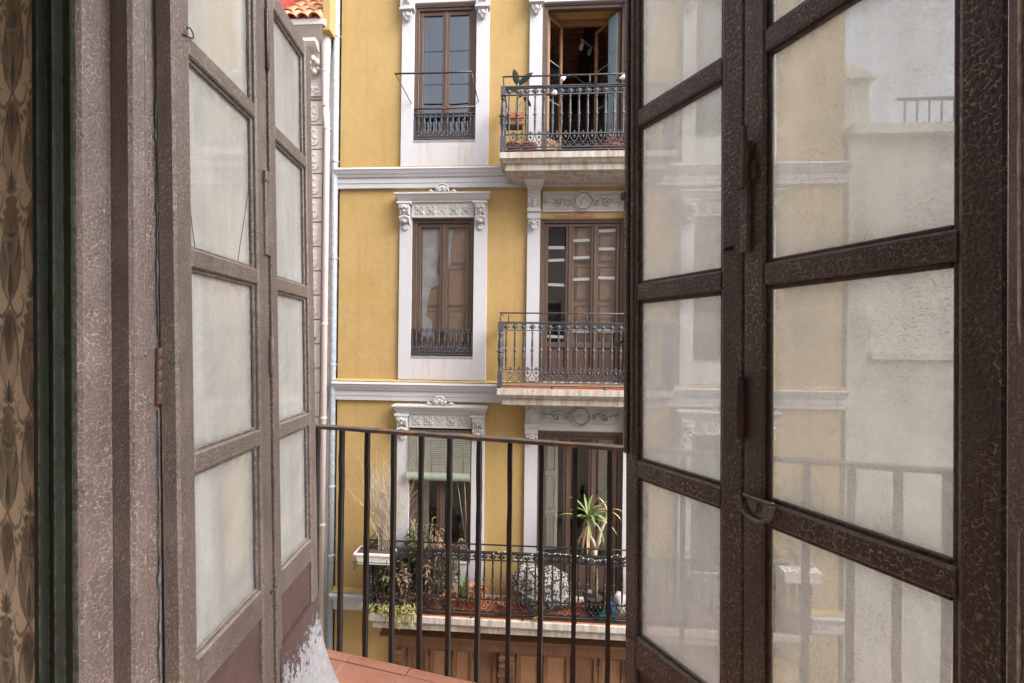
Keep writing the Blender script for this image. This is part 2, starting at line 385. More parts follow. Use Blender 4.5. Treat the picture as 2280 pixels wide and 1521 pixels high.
# ------------------------------------------------------------------ mesh helpers
class MB:
    def __init__(s): s.v = []; s.f = []; s.sm = []; s.mi = []; s.cur = 0
    def add(s, vs, fs, smooth=False):
        o = len(s.v); s.v.extend([tuple(p) for p in vs])
        for q in fs: s.f.append([i + o for i in q]); s.sm.append(smooth); s.mi.append(s.cur)
        return s
    def box(s, x0, x1, y0, y1, z0, z1): return s.fru((x0, x1, y0, y1, z0), (x0, x1, y0, y1, z1))
    def fru(s, a, b):
        x0, x1, y0, y1, z0 = a; X0, X1, Y0, Y1, z1 = b
        return s.add([(x0, y0, z0), (x1, y0, z0), (x1, y1, z0), (x0, y1, z0), (X0, Y0, z1), (X1, Y0, z1), (X1, Y1, z1), (X0, Y1, z1)],
                     [(3, 2, 1, 0), (4, 5, 6, 7), (0, 1, 5, 4), (1, 2, 6, 5), (2, 3, 7, 6), (3, 0, 4, 7)])
    def cbox(s, x0, x1, y0, y1, z0, z1, c=.003):
        """box with chamfered edges"""
        vs = []; idx = {}
        X = (x0, x1); Y = (y0, y1); Zs = (z0, z1)
        for i in (0, 1):
            for j in (0, 1):
                for k in (0, 1):
                    sx = c if i == 0 else -c; sy = c if j == 0 else -c; sz = c if k == 0 else -c
                    for ax, p in enumerate(((X[i], Y[j] + sy, Zs[k] + sz), (X[i] + sx, Y[j], Zs[k] + sz), (X[i] + sx, Y[j] + sy, Zs[k]))):
                        idx[i, j, k, ax] = len(vs); vs.append(p)
        g = lambda i, j, k, a: idx[i, j, k, a]
        fs = []
        for i in (0, 1):
            q = [g(i, 0, 0, 0), g(i, 1, 0, 0), g(i, 1, 1, 0), g(i, 0, 1, 0)]; fs.append(q if i else q[::-1])
            q = [g(0, i, 0, 1), g(0, i, 1, 1), g(1, i, 1, 1), g(1, i, 0, 1)]; fs.append(q if i else q[::-1])
            q = [g(0, 0, i, 2), g(1, 0, i, 2), g(1, 1, i, 2), g(0, 1, i, 2)]; fs.append(q if i else q[::-1])
        for i in (0, 1):
            for j in (0, 1):
                fs.append([g(i, j, 0, 0), g(i, j, 1, 0), g(i, j, 1, 1), g(i, j, 0, 1)])
                fs.append([g(i, 0, j, 0), g(i, 1, j, 0), g(i, 1, j, 2), g(i, 0, j, 2)])
                fs.append([g(0, i, j, 1), g(1, i, j, 1), g(1, i, j, 2), g(0, i, j, 2)])
        for i in (0, 1):
            for j in (0, 1):
                for k in (0, 1): fs.append([g(i, j, k, 0), g(i, j, k, 1), g(i, j, k, 2)])
        return s.add(vs, fs)
    def prism(s, poly, ax, a, b, smooth=False):
        """poly in the two other axes in cyclic order (x:yz, y:xz, z:xy)"""
        n = len(poly)
        def P(p, t): return (t, p[0], p[1]) if ax == 'x' else ((p[0], t, p[1]) if ax == 'y' else (p[0], p[1], t))
        vs = [P(p, a) for p in poly] + [P(p, b) for p in poly]
        fs = [(i, (i + 1) % n, n + (i + 1) % n, n + i) for i in range(n)]
        s.add(vs, fs, smooth); s.add(vs, [tuple(range(n))[::-1], tuple(range(n, 2 * n))])
        return s
    def lathe(s, prof, n=10, c=(0, 0, 0), axis='z', smooth=True):
        vs = []; fs = []
        for r, z in prof:
            for k in range(n):
                a = 2 * PI * k / n; x, y = r * math.cos(a), r * math.sin(a)
                p = (x, y, z) if axis == 'z' else ((x, -z, y) if axis == 'y' else (z, x, y))
                vs.append((p[0] + c[0], p[1] + c[1], p[2] + c[2]))
        for i in range(len(prof) - 1):
            for k in range(n):
                fs.append((i * n + k, i * n + (k + 1) % n, (i + 1) * n + (k + 1) % n, (i + 1) * n + k))
        fs2 = [tuple(range(n))[::-1], tuple(range((len(prof) - 1) * n, len(prof) * n))]
        s.add(vs, fs, smooth)
        if prof[0][0] > 1e-4: s.add(vs[:n], [tuple(range(n))[::-1]])
        if prof[-1][0] > 1e-4: s.add(vs[-n:], [tuple(range(n))])
        return s
    def tube(s, pts, r, n=6, smooth=True, closed=False, cap=True):
        pts = [Vector(p) for p in pts]; N = len(pts)
        rs = r if isinstance(r, (list, tuple)) else [r] * N
        vs = []; fs = []; up = None
        for i, p in enumerate(pts):
            d = (pts[(i + 1) % N] - pts[i - 1]) if closed else (pts[min(i + 1, N - 1)] - pts[max(i - 1, 0)])
            if d.length < 1e-9: d = Vector((0, 0, 1))
            d.normalize()
            if up is None:
                up = Vector((0, 0, 1)) if abs(d.z) < .9 else Vector((0, 1, 0))
            sd = d.cross(up)
            if sd.length < 1e-6: sd = d.orthogonal()
            sd.normalize(); up = sd.cross(d).normalized()
            for k in range(n):
                a = 2 * PI * k / n + PI / 4 * (n == 4)
                vs.append(p + (sd * math.cos(a) + up * math.sin(a)) * rs[i])
        for i in range(N if closed else N - 1):
            for k in range(n):
                j = (i + 1) % N
                fs.append((i * n + k, i * n + (k + 1) % n, j * n + (k + 1) % n, j * n + k))
        if cap and not closed: fs += [tuple(range(n))[::-1], tuple(range((N - 1) * n, N * n))]
        return s.add(vs, fs, smooth)
    def dome(s, c, rx, rz, h, n=10, rings=3):
        """half ellipsoid lying on the xz plane, bulging to -y"""
        vs = []; fs = []
        for i in range(rings):
            t = i / rings * PI / 2
            for k in range(n):
                a = 2 * PI * k / n
                vs.append((c[0] + rx * math.cos(t) * math.cos(a), c[1] - h * math.sin(t), c[2] + rz * math.cos(t) * math.sin(a)))
        vs.append((c[0], c[1] - h, c[2])); tip = len(vs) - 1
        for i in range(rings - 1):
            for k in range(n): fs.append((i * n + k, i * n + (k + 1) % n, (i + 1) * n + (k + 1) % n, (i + 1) * n + k))
        for k in range(n): fs.append(((rings - 1) * n + k, (rings - 1) * n + (k + 1) % n, tip))
        return s.add(vs, fs, True)
    def lump(s, c, r, h, n=10, rings=6, jit=.0, rr=None):
        """closed ellipsoid"""
        rr = rr or rnd
        vs = []; fs = []
        for i in range(1, rings):
            t = PI * i / rings
            for k in range(n):
                a = 2 * PI * k / n; j = 1 + rr.uniform(-jit, jit)
                vs.append((c[0] + r[0] * math.sin(t) * math.cos(a) * j, c[1] + r[1] * math.sin(t) * math.sin(a) * j, c[2] + h * math.cos(t) * j))
        vs += [(c[0], c[1], c[2] + h), (c[0], c[1], c[2] - h)]; a_, b_ = len(vs) - 2, len(vs) - 1
        for i in range(rings - 2):
            for k in range(n): fs.append((i * n + k, i * n + (k + 1) % n, (i + 1) * n + (k + 1) % n, (i + 1) * n + k))
        for k in range(n):
            fs.append((a_, (k + 1) % n, k)); fs.append((b_, (rings - 2) * n + k, (rings - 2) * n + (k + 1) % n))
        return s.add(vs, fs, True)
    def blade(s, base, d, length, width, droop=.3, seg=4, fold=.15, tipw=.1, side=None):
        """a leaf blade: folded strip, bending down along its length"""
        d = Vector(d).normalized(); p = Vector(base)
        sd = Vector(side) if side is not None else d.cross(Vector((0, 0, 1)))
        if sd.length < 1e-4: sd = Vector((1, 0, 0))
        sd.normalize(); vs = []; fs = []
        for i in range(seg + 1):
            t = i / seg
            w = width * (math.sin(PI * min(1, t * .82 + .12)) if t < 1 else tipw)
            nrm = sd.cross(d)
            vs += [p - sd * w / 2 + nrm * w * fold, p, p + sd * w / 2 + nrm * w * fold]
            d = (d + Vector((0, 0, -droop / seg * (1 + t)))).normalized(); p = p + d * (length / seg)
        for i in range(seg):
            a = i * 3
            fs += [(a, a + 1, a + 4, a + 3), (a + 1, a + 2, a + 5, a + 4)]
        return s.add(vs, fs, True)
    def mesh(s, name):
        me = bpy.data.meshes.new(name); me.from_pydata(s.v, [], s.f)
        me.polygons.foreach_set('use_smooth', s.sm); me.polygons.foreach_set('material_index', s.mi)
        me.update(); return me

def ob(name, mb, mat, parent=None, loc=(0, 0, 0), rot=(0, 0, 0), scale=None):
    me = mb.mesh(name) if isinstance(mb, MB) else mb
    if isinstance(mb, MB):
        for m in (mat if isinstance(mat, (list, tuple)) else [mat]): me.materials.append(M[m])
    o = bpy.data.objects.new(name, me); COL.objects.link(o)
    o.location = loc; o.rotation_euler = rot
    if scale: o.scale = scale
    if parent is not None: o.parent = parent
    return o
def mk(mb, name, mat):
    me = mb.mesh(name)
    for m in (mat if isinstance(mat, (list, tuple)) else [mat]): me.materials.append(M[m])
    return me
def empty(name, loc=(0, 0, 0), rot=(0, 0, 0), parent=None):
    o = bpy.data.objects.new(name, None); COL.objects.link(o); o.location = loc; o.rotation_euler = rot
    o.empty_display_size = .1
    if parent is not None: o.parent = parent
    return o
def tag(o, label=None, cat=None, group=None, kind=None):
    if label: o['label'] = label
    if cat: o['category'] = cat
    if group: o['group'] = group
    if kind: o['kind'] = kind
    return o
def Z(v): return v + EYE

# ------------------------------------------------------------------ street
g = MB(); g.box(-60, 60, -60, 60, -.3, 0)
tag(ob('street', g, 'asphalt'), kind='structure')

# ------------------------------------------------------------------ the yellow house across the street
FTH = R(-3.5)
FLOC = (-1.07, 6.8, 0)
B = empty('yellow_house', FLOC, (0, 0, FTH))
tag(B, 'ochre yellow apartment house with white trim and iron balconies across the street', 'building')
# local frame: x along the front, -y out to the street, z up
UL, UR = -1.75, 6.05; UC = 2.15                      # left end, right end, axis of the balcony door
WIN = (-.545, .455)                                  # left window opening
WINR = (2 * UC - WIN[1], 2 * UC - WIN[0])
DOOR = (1.50, 2.81)
LV = {'top': 2.79, 'mid': -.60, 'low': -3.97}        # storey levels (top of the string course) relative to the eye
WZ = {'top': (3.24, 5.40), 'mid': (-.19, 2.00), 'low': (-3.45, -1.33)}
DZ = {'top': (2.79, 5.36), 'mid': (-.60, 1.99), 'low': (-3.97, -1.35)}
TOPV = 7.2

def wall_open(x0, x1, z0, z1, ops, depth=.34):
    m = MB()
    xs = sorted({x0, x1, *[o[0] for o in ops], *[o[1] for o in ops]})
    zs = sorted({z0, z1, *[o[2] for o in ops], *[o[3] for o in ops]})
    for i in range(len(xs) - 1):
        for k in range(len(zs) - 1):
            cx, cz = (xs[i] + xs[i + 1]) / 2, (zs[k] + zs[k + 1]) / 2
            if any(o[0] < cx < o[1] and o[2] < cz < o[3] for o in ops): continue
            a, b, c, d = xs[i], xs[i + 1], zs[k], zs[k + 1]
            m.add([(a, 0, c), (b, 0, c), (b, 0, d), (a, 0, d)], [(0, 1, 2, 3)])
            m.add([(a, depth, c), (b, depth, c), (b, depth, d), (a, depth, d)], [(3, 2, 1, 0)])
    for a, b, c, d in list(ops) + [(x0, x1, z0, z1)]:
        vs = [(a, 0, c), (b, 0, c), (b, 0, d), (a, 0, d), (a, depth, c), (b, depth, c), (b, depth, d), (a, depth, d)]
        m.add(vs, [(0, 4, 5, 1), (1, 5, 6, 2), (2, 6, 7, 3), (3, 7, 4, 0)])
    return m
ops = []
for f in ('top', 'mid', 'low'):
    for w in (WIN, WINR): ops.append((w[0], w[1], Z(WZ[f][0]), Z(WZ[f][1])))
    ops.append((DOOR[0], DOOR[1], Z(DZ[f][0]), Z(DZ[f][1])))
ops.append((-.70, 5.0, .15, Z(-4.62)))
wl = ob('wall', wall_open(UL, UR, 0, Z(TOPV), ops), 'ochre', B)
# body of the house behind the front
m = MB()
m.box(UL, UL + .3, .345, 6, 0, Z(TOPV)); m.box(UR - .3, UR, .345, 6, 0, Z(TOPV)); m.box(UL, UR, 6.003, 6.3, 0, Z(TOPV))
ob('side_wall', m, 'ochre', B)
m = MB()
for v in (LV['top'], LV['mid'], LV['low'], 6.2): m.box(UL + .303, UR - .303, .35, 5.99, Z(v) - .30, Z(v) - .02)
for u in (.95, 3.4): m.box(u, u + .12, .35, 5.98, 0, Z(6.2) - .31)
m.box(UL + .303, UR - .303, 3.6, 3.7, 0, Z(6.2) - .31)
ob('interior_wall', m, 'room_plaster', B)
m = MB()
m.box(UL - .15, UR + .15, -.25, 6.35, Z(TOPV) + .003, Z(TOPV) + .15)
ob('roof_slab', m, 'white_plaster', B)

# string courses
for f, v in LV.items():
    zt = Z(v); zb = zt - .31
    prof = [(0.0, zt), (-.14, zt - .015), (-.15, zt - .045), (-.135, zt - .06), (-.115, zt - .10), (-.10, zt - .115), (-.085, zt - .145),
            (-.06, zt - .15), (-.06, zt - .235), (-.05, zt - .24), (-.05, zb), (0, zb)]
    segs = [(UL - .03, UR + .03)] if f != 'low' else [(UL - .03, -.98), (5.3, UR + .03)]
    for a, b in segs:
        m = MB(); m.prism(prof, 'x', a, b)
        ob('string_course', m, 'white_plaster', B)
        m = MB(); m.prism([(-.002, zt + .028), (-.12, zt + .004), (-.12, zt - .004), (-.002, zt - .004)], 'x', a + .002, b - .002)
        ob('sloped_fillet', m, 'ochre', B)

# ---------- small ornaments, meshes shared by their copies
def rosette_mesh():
    m = MB()
    for k in range(4):
        a = PI / 4 + k * PI / 2
        for da in (-.28, 0, .28):
            L = .062 if da else .078
            c = (math.cos(a + da) * L, 0, math.sin(a + da) * L)
            m.dome(c, .020, .020, .022, 6, 2)
    for k in range(8):
        a = k * PI / 4
        m.dome((math.cos(a) * .032, 0, math.sin(a) * .032), .016, .016, .026, 6, 2)
    m.dome((0, -.01, 0), .020, .020, .034, 8, 2)
    return mk(m, 'rosette', 'carved_plaster')
ROSETTE = rosette_mesh()
def bracket_mesh(w=.19, h=.42):
    """carved console: shell on top, scroll, lion-like mask and drop; origin at its top back centre"""
    m = MB()
    m.box(-w / 2 - .015, w / 2 + .015, -.125, 0, -.035, 0)
    prof = [(0, -.036), (-.11, -.036), (-.115, -.08), (-.095, -.15), (-.06, -.20), (-.045, -.215), (-.075, -.22), (-.095, -.25), (-.085, -.29), (-.05, -.32), (0, -.33)]
    m.prism(prof, 'x', -w * .40, w * .40)
    for k in range(7):
        a = R(20 + k * 23.3)
        m.tube([(0, -.118, -.115), (math.cos(a) * .035, -.13, -.115 + math.sin(a) * .035), (math.cos(a) * .066, -.118, -.115 + math.sin(a) * .062)], [.006, .010, .009], 5)
    for s in (-1, 1):
        pts = [(s * (.082 - .02 * math.sin(t * 3)), -.105 + .03 * t, -.075 - .14 * t) for t in (0, .2, .4, .6, .8, 1)]
        m.tube(pts, .012, 5)
        m.tube([(s * .05 + .022 * math.cos(a) * s, -.085, -.245 + .022 * math.sin(a)) for a in [k * .8 for k in range(8)]], .008, 5)
    m.dome((0, -.10, -.145), .020, .026, .03, 8)
    for k in range(5): m.dome(((k - 2) * .034, -.085, -.225 - .012 * abs(k - 2)), .019, .024, .03, 6, 2)
    m.dome((0, -.055, -.30), .045, .034, .045, 8)
    m.lathe([(.048, 0), (.052, .02), (.036, .035), (.030, .028), (.012, .03), (.001, .034)], 12, (0, 0, -h + .04), 'y')
    for s in (-1, 1): m.dome((s * .062, 0, -.335), .022, .018, .03, 6, 2)
    return mk(m, 'bracket', 'carved_plaster')
BRACKET = bracket_mesh()
def shell_mesh():
    m = MB()
    m.prism([(.10 * math.cos(a) * 1.05, .135 * math.sin(a)) for a in [PI * k / 12 for k in range(13)]], 'y', -.05, 0)
    pts = [(.105 * math.cos(a), -.055, .14 * math.sin(a)) for a in [PI * k / 12 for k in range(13)]]
    m.tube(pts, .013, 6)
    for k in range(7):
        a = R(25 + k * 21.6)
        m.tube([(0, -.05, .02), (.05 * math.cos(a), -.075, .02 + .055 * math.sin(a)), (.085 * math.cos(a), -.055, .015 + .10 * math.sin(a))], [.007, .013, .010], 5)
    for s in (-1, 1):
        m.tube([(s * (.055 + .038 * (1 - t / 8) * math.cos(t)), -.075, .034 + .036 * (1 - t / 8) * math.sin(t)) for t in [k * .75 for k in range(10)]], .012, 5)
        m.tube([(s * .12, -.03, .015), (s * .16, -.04, .02), (s * .185, -.04, .04), (s * .20, -.03, .022), (s * .235, -.02, .012)], [.012, .016, .022, .018, .006], 6)
    return mk(m, 'shell_crest', 'carved_plaster')
SHELL = shell_mesh()
def capital_mesh(w):
    m = MB()
    m.box(-w / 2 - .01, w / 2 + .01, -.075, 0, -.20, .42)
    m.box(-w / 2 - .02, w / 2 + .02, -.09, 0, -.225, -.20)
    m.dome((0, -.075, -.09), .055, .05, .03, 8); m.dome((0, -.10, -.09), .03, .028, .02, 8, 2)
    for k in range(4): m.dome((.055 * math.cos(PI / 4 + k * PI / 2), -.075, -.09 + .05 * math.sin(PI / 4 + k * PI / 2)), .02, .02, .02, 6, 2)
    m.prism([(-.075, -.226), (.075, -.226), (.07, -.30), (.03, -.36), (0, -.375), (-.03, -.36), (-.07, -.30)], 'y', -.05, 0)
    m.dome((0, -.05, -.285), .04, .04, .025, 8)
    for s in (-1, 1): m.tube([(s * .07, -.05, -.24), (s * .06, -.06, -.30), (s * .02, -.06, -.35)], .010, 5)
    return mk(m, 'capital', 'carved_plaster')
CAPITAL = capital_mesh(.195)

# ---------- window surrounds
PT = .045                                             # surround stands proud of the ochre
def surround(w, f, mid=True):
    a, b = w; o0, o1 = a - .195, b + .205
    zt, zb = Z(WZ[f][1]), Z(WZ[f][0]); base = Z(LV[f]) + .03
    m = MB()
    top = zt + (.02 if f == 'top' else .0)
    m.box(o0, a, -PT, -.001, base, top + (1.0 if f == 'top' else .235))
    m.box(b, o1, -PT, -.001, base, top + (1.0 if f == 'top' else .235))
    s = ob('window_surround', m, 'white_plaster', B)
    m = MB(); m.box(a + .001, b - .001, -PT + .001, -.001, base + .001, zb - .002)
    m.box(a + .001, b - .001, -PT + .001, .12, zb - .05, zb - .0025)
    ob('apron', m, 'apron_plaster', s)
    if f == 'top':
        m = MB(); m.box(a + .002, b - .002, -PT + .002, -.001, zt + .02, zt + 1.0); ob('lintel', m, 'white_plaster', s)
        for c in ((o0 + a) / 2, (b + o1) / 2): ob('capital', CAPITAL, None, s, (c, -PT, zt + .09))
        return
    c = (a + b) / 2; z0 = zt
    m = MB(); m.box(a + .002, b - .002, -.065, -.001, z0 + .002, z0 + .235); ob('lintel', m, 'carved_plaster', s)
    m = MB(); h = z0 + .236
    e0, e1 = o0 - .005, o1 + .005
    m.fru((e0, e1, -.10, -.001, h), (e0, e1, -.10, -.001, h + .02))
    m.fru((e0, e1, -.105, -.001, h + .02), (e0 - .025, e1 + .025, -.13, -.001, h + .045))
    m.fru((e0 - .02, e1 + .02, -.125, -.001, h + .045), (e0 - .045, e1 + .045, -.17, -.001, h + .105))
    m.box(e0 - .05, e1 + .05, -.18, -.001, h + .105, h + .128)
    m.fru((e0 - .05, e1 + .05, -.18, -.001, h + .128), (e0 - .03, e1 + .03, -.02, -.001, h + .14))
    ob('cornice', m, 'carved_plaster', s)
    ob('shell_crest', SHELL, None, s, (c, -.075, h + .135))
    for k in range(5): ob('rosette', ROSETTE, None, s, (c + (k - 2) * .185, -.065, z0 + .115), (0, 0, 0), (.95, .8 if k != 2 else .45, .95))
    for cc in ((o0 + a) / 2, (b + o1) / 2): ob('bracket', BRACKET, None, s, (cc, -PT, z0 + .23))
for f in ('top', 'mid', 'low'):
    for w in (WIN, WINR): surround(w, f)

# ---------- cast-iron pieces (shared meshes)
def baluster_profile(h):
    q = [(0, .010), (.02, .014), (.03, .009), (.06, .010), (.30, .0165), (.315, .020), (.33, .014), (.345, .018), (.36, .022), (.372, .013), (.40, .012),
         (.412, .021), (.43, .014), (.455, .013), (.475, .021), (.505, .027), (.52, .019), (.535, .014), (.55, .019), (.562, .012), (.60, .0175), (.80, .0125), (.90, .010), (.915, .0155), (.94, .016), (.955, .010), (1, .010)]
    return [(r, t * h) for t, r in q]
def baluster_mesh(mat, h=.585, k=1.0):
    m = MB(); m.lathe([(r * k, z) for r, z in baluster_profile(h)], 8)
    return mk(m, 'baluster', mat)
def star_mesh(mat):
    m = MB()
    m.lathe([(.034, 0), (.034, .010), (.026, .016), (.020, .012), (.016, .020), (.001, .024)], 10, (0, .005, 0), 'y')
    for k in range(8):
        a = k * PI / 4 + PI / 8
        m.tube([(.030 * math.cos(a), 0, .030 * math.sin(a)), (.055 * math.cos(a), 0, .053 * math.sin(a))], [.009, .004], 4)
    for s in (-1, 1): m.tube([(s * .03, 0, 0), (s * .061, 0, 0)], .006, 4)
    return mk(m, 'rosette', mat)
def scroll_mesh(mat, h=.19, p=.122):
    """one bay of the lower frieze: lyre of two C scrolls under a small fleuron, centred between two balusters"""
    m = MB()
    for s in (-1, 1):
        m.tube([(s * .054, 0, h * .96), (s * .050, 0, h * .78), (s * .034, 0, h * .58), (s * .012, 0, h * .46), (s * .004, 0, h * .36), (s * .020, 0, h * .22), (s * .044, 0, h * .10), (s * .058, 0, h * .16), (s * .048, 0, h * .26)], [.006, .007, .0075, .007, .006, .007, .007, .006, .005], 5)
        m.tube([(s * .060, 0, h * .42), (s * .046, 0, h * .36), (s * .036, 0, h * .44)], [.006, .007, .005], 4)
        m.tube([(s * .012, 0, h * .02), (s * .030, 0, h * .09)], .005, 4)
    m.lathe([(.004, 0), (.014, .012), (.020, .028), (.012, .045), (.004, .052)], 6, (0, 0, h * .66))
    m.lathe([(.005, 0), (.008, .012), (.004, .016)], 6, (0, 0, h * 1.0))
    m.lump((0, 0, h + .034), (.012, .008), .018, 6, 4); m.lump((-.016, 0, h + .022), (.010, .007), .009, 6, 4); m.lump((.016, 0, h + .022), (.010, .007), .009, 6, 4)
    m.lump((0, 0, h * .38), (.012, .010), .012, 6, 4)
    return mk(m, 'scroll', mat)
IRON = {k: dict(bal=baluster_mesh(k), star=star_mesh(k), scroll=scroll_mesh(k)) for k in ('cast_iron', 'black_iron')}
def post_mesh(mat):
    m = MB(); s = .034
    m.box(-s, s, -s, s, 0, .21); m.lathe([(r * 2.1, .21 + z) for r, z in baluster_profile(.585)], 10)
    m.box(-s, s, -s, s, .795, .925)
    m.lump((0, 0, -.012), (.036, .036), .032, 8, 5)
    return mk(m, 'corner_post', mat)
POST = {k: post_mesh(k) for k in ('cast_iron', 'black_iron')}

def railing(u0, u1, zs, d, mat, bar=.135, lower=.0):
    """balcony railing: front and two returns"""
    zb = zs + .035
    m = MB()
    def rails(ax, a, b, c):
        for z0, z1, t in ((.0, .014, .02), (.045, .060, .010), (.232, .246, .010), (.80, .814, .011), (.898, .912, .013), (.916, .930, .022)):
            if ax == 'x': m.box(a, b, c - t, c + t, zb + z0, zb + z1)
            else: m.box(c - t, c + t, a, b, zb + z0 + .0004, zb + z1 + .0004)
    rails('x', u0, u1, -d); rails('y', -d + .023, -.05, u0 + .012); rails('y', -d + .023, -.05, u1 - .012)
    r = ob('balcony_railing', m, mat, B)
    pk = IRON[mat]
    L = u1 - u0; n = round((L - .2) / .122)
    st = (L - .2) / n
    for k in range(n + 1):
        u = u0 + .10 + k * st
        ob('baluster', pk['bal'], None, r, (u, -d, zb + .23))
        ob('rosette', pk['star'], None, r, (u, -d, zb + .856))
        if k < n: ob('scroll', pk['scroll'], None, r, (u + st / 2, -d, zb + .045))
    for u in (u0 + .012, u1 - .012):
        ob('corner_post', POST[mat], None, r, (u, -d, zb))
        nn = 4; sd = (d - .15) / nn
        for k in range(nn):
            y = -d + .11 + k * sd
            ob('baluster', pk['bal'], None, r, (u, y, zb + .23)); ob('rosette', pk['star'], None, r, (u, y, zb + .856), (0, 0, PI / 2))
            if k < nn - 1: ob('scroll', pk['scroll'], None, r, (u, y + sd / 2, zb + .045), (0, 0, PI / 2))
    # feet and the lighter bar fixed above
    m = MB()
    k = 0
    while u0 + .75 * k < u1: m.lump((u0 + .02 + .75 * k, -d, zs + .014), (.026, .03), .026, 8, 5); k += 1
    ob('foot', m, mat, r)
    m = MB(); zt = zb + .93 + bar
    m.tube([(u0, -.03, zt), (u0, -d, zt), (u1, -d, zt), (u1, -.03, zt)], .011, 6)
    k = 0; ups = [u0 + .012, u0 + .13] if bar < .14 else [u0 + .02]
    ups += [u0 + 1.25, u1 - .02]
    for u in ups: m.tube([(u, -d, zb + .925), (u, -d, zt)], .009, 5)
    ob('upper_bar', m, mat, r)
    return r

def slab(u0, u1, zt, d):
    m = MB()
    m.box(u0, u1, -d, .0, zt - .085, zt)
    m.fru((u0 + .055, u1 - .055, -d + .055, 0, zt - .135), (u0 + .02, u1 - .02, -d + .02, 0, zt - .085))
    m.box(u0 + .07, u1 - .07, -d + .07, 0, zt - .15, zt - .135)
    m.box(u0 + .082, u1 - .082, -d + .082, 0, zt - .165, zt - .15)
    m.box(u0 + .075, u1 - .075, -d + .075, 0, zt - .235, zt - .165)
    m.box(u0 + .16, u1 - .16, -d + .16, -.062, zt - .262, zt - .235)
    s = ob('balcony_slab', m, 'slab_plaster', B)
    m = MB(); m.box(u0 + .05, u1 - .05, -d + .035, -.06, zt + .001, zt + .016); ob('tiled_floor', m, 'terracotta', s)
    return s
D = .60
for f, mt, br in (('top', 'cast_iron', .145), ('mid', 'cast_iron', .125)):
    slab(.90, 3.40, Z(LV[f]) - .03, D + .03); railing(.925, 3.375, Z(LV[f]) - .03, D - .02, mt, br)
slab(-.98, 5.30, Z(LV['low']) + .01, D + .03); railing(-.955, 5.275, Z(LV['low']) + .01, D - .02, 'black_iron', .10)

# ---------- balcony doors' surrounds: pilasters, consoles, carved panels
def spiral(cx, cz, r, turns, s, y, a0=0, n=18):
    return [(cx + s * r * (1 - .85 * i / n) * math.cos(a0 + turns * 2 * PI * i / n), y, cz + r * (1 - .85 * i / n) * math.sin(a0 + turns * 2 * PI * i / n)) for i in range(n + 1)]
def relief_mesh():
    m = MB(); y = -.012
    m.lathe([(.125, 0), (.125, .012), (.108, .02), (.10, .01), (.082, .012), (.07, .022), (.058, .012), (.04, .014), (.032, .026), (.02, .02), (.012, .034), (.001, .036)], 20, (0, 0, 0), 'y')
    pts = [(.150 * math.cos(a) * (1 + .12 * abs(math.cos(2 * a)) ** 6), y, .142 * math.sin(a) * (1 + .10 * abs(math.sin(a)) ** 8)) for a in [2 * PI * k / 28 for k in range(28)]]
    m.tube(pts, .011, 5, closed=True)
    for s in (-1, 1):
        m.tube(spiral(s * .215, -.01, .056, 1.6, s, y, PI), .011, 5)
        m.tube(spiral(s * .365, -.02, .075, 1.7, -s, y, PI * .2), .012, 5)
        m.tube([(s * .255, y, .02), (s * .30, y, .055), (s * .365, y, .068), (s * .43, y, .04), (s * .45, y, -.0)], .011, 5)
        m.tube([(s * .445, y, -.01), (s * .49, y, .0), (s * .53, y, -.005), (s * .57, y, .012), (s * .60, y, .0)], [.014, .02, .013, .018, .006], 6)
        m.tube([(s * .50, y, .0), (s * .55, y, .04), (s * .60, y, .055)], [.008, .008, .004], 5)
        m.tube([(s * .52, y, -.01), (s * .56, y, -.04), (s * .585, y, -.06)], [.008, .007, .003], 5)
        m.tube([(s * .18, y, -.095), (s * .20, y, -.11), (s * .56, y, -.11), (s * .565, y, -.06)], .004, 4)
        m.tube([(s * .20, y, .10), (s * .56, y, .10), (s * .565, y, .06)], .004, 4)
    return mk(m, 'relief', 'carved_plaster')
RELIEF = relief_mesh()
def console_mesh():
    m = MB()
    m.fru((-.10, .10, -.13, 0, -.10), (-.17, .17, -.30, 0, .0))
    m.box(-.105, .105, -.14, 0, -.125, -.10)
    m.prism([(0, -.125), (-.13, -.125), (-.135, -.17), (-.115, -.27), (-.075, -.36), (-.06, -.40), (0, -.40)], 'x', -.095, .095)
    for k in range(7):
        a = R(20 + k * 23.3)
        m.tube([(0, -.132, -.20), (math.cos(a) * .04, -.145, -.20 + math.sin(a) * .035), (math.cos(a) * .078, -.134, -.20 + math.sin(a) * .062)], [.006, .011, .010], 5)
    for s in (-1, 1):
        m.tube([(s * .095, -.13, -.205), (s * .08, -.135, -.235), (s * .05, -.13, -.215), (s * .02, -.128, -.25), (0, -.125, -.275)], .011, 5)
        m.tube([(s * .07, -.118, -.25), (s * .07, -.085, -.37)], .006, 4)
    m.lump((0, -.115, -.29), (.02, .02), .022, 8, 5); m.lump((0, -.10, -.335), (.03, .02), .028, 8, 5); m.lump((0, -.085, -.375), (.014, .014), .018, 6, 4)
    m.box(-.105, .105, -.085, 0, -.445, -.40); m.box(-.11, .11, -.10, 0, -.46, -.445)
    m.prism([(0, -.46), (-.07, -.46), (-.065, -.56), (0, -.58)], 'x', -.10, .10)
    for k in range(5): m.dome(((k - 2) * .036, -.055, -.585 - .01 * abs(k - 2)), .022, .03, .03, 6, 2)
    m.dome((0, -.05, -.63), .05, .035, .04, 8)
    m.lathe([(.045, 0), (.048, .02), (.034, .032), (.028, .026), (.012, .03), (.001, .034)], 12, (0, -.04, -.685), 'y')
    for s in (-1, 1): m.dome((s * .07, -.04, -.645), .022, .02, .025, 6, 2)
    return mk(m, 'console', 'carved_plaster')
CONSOLE = console_mesh()
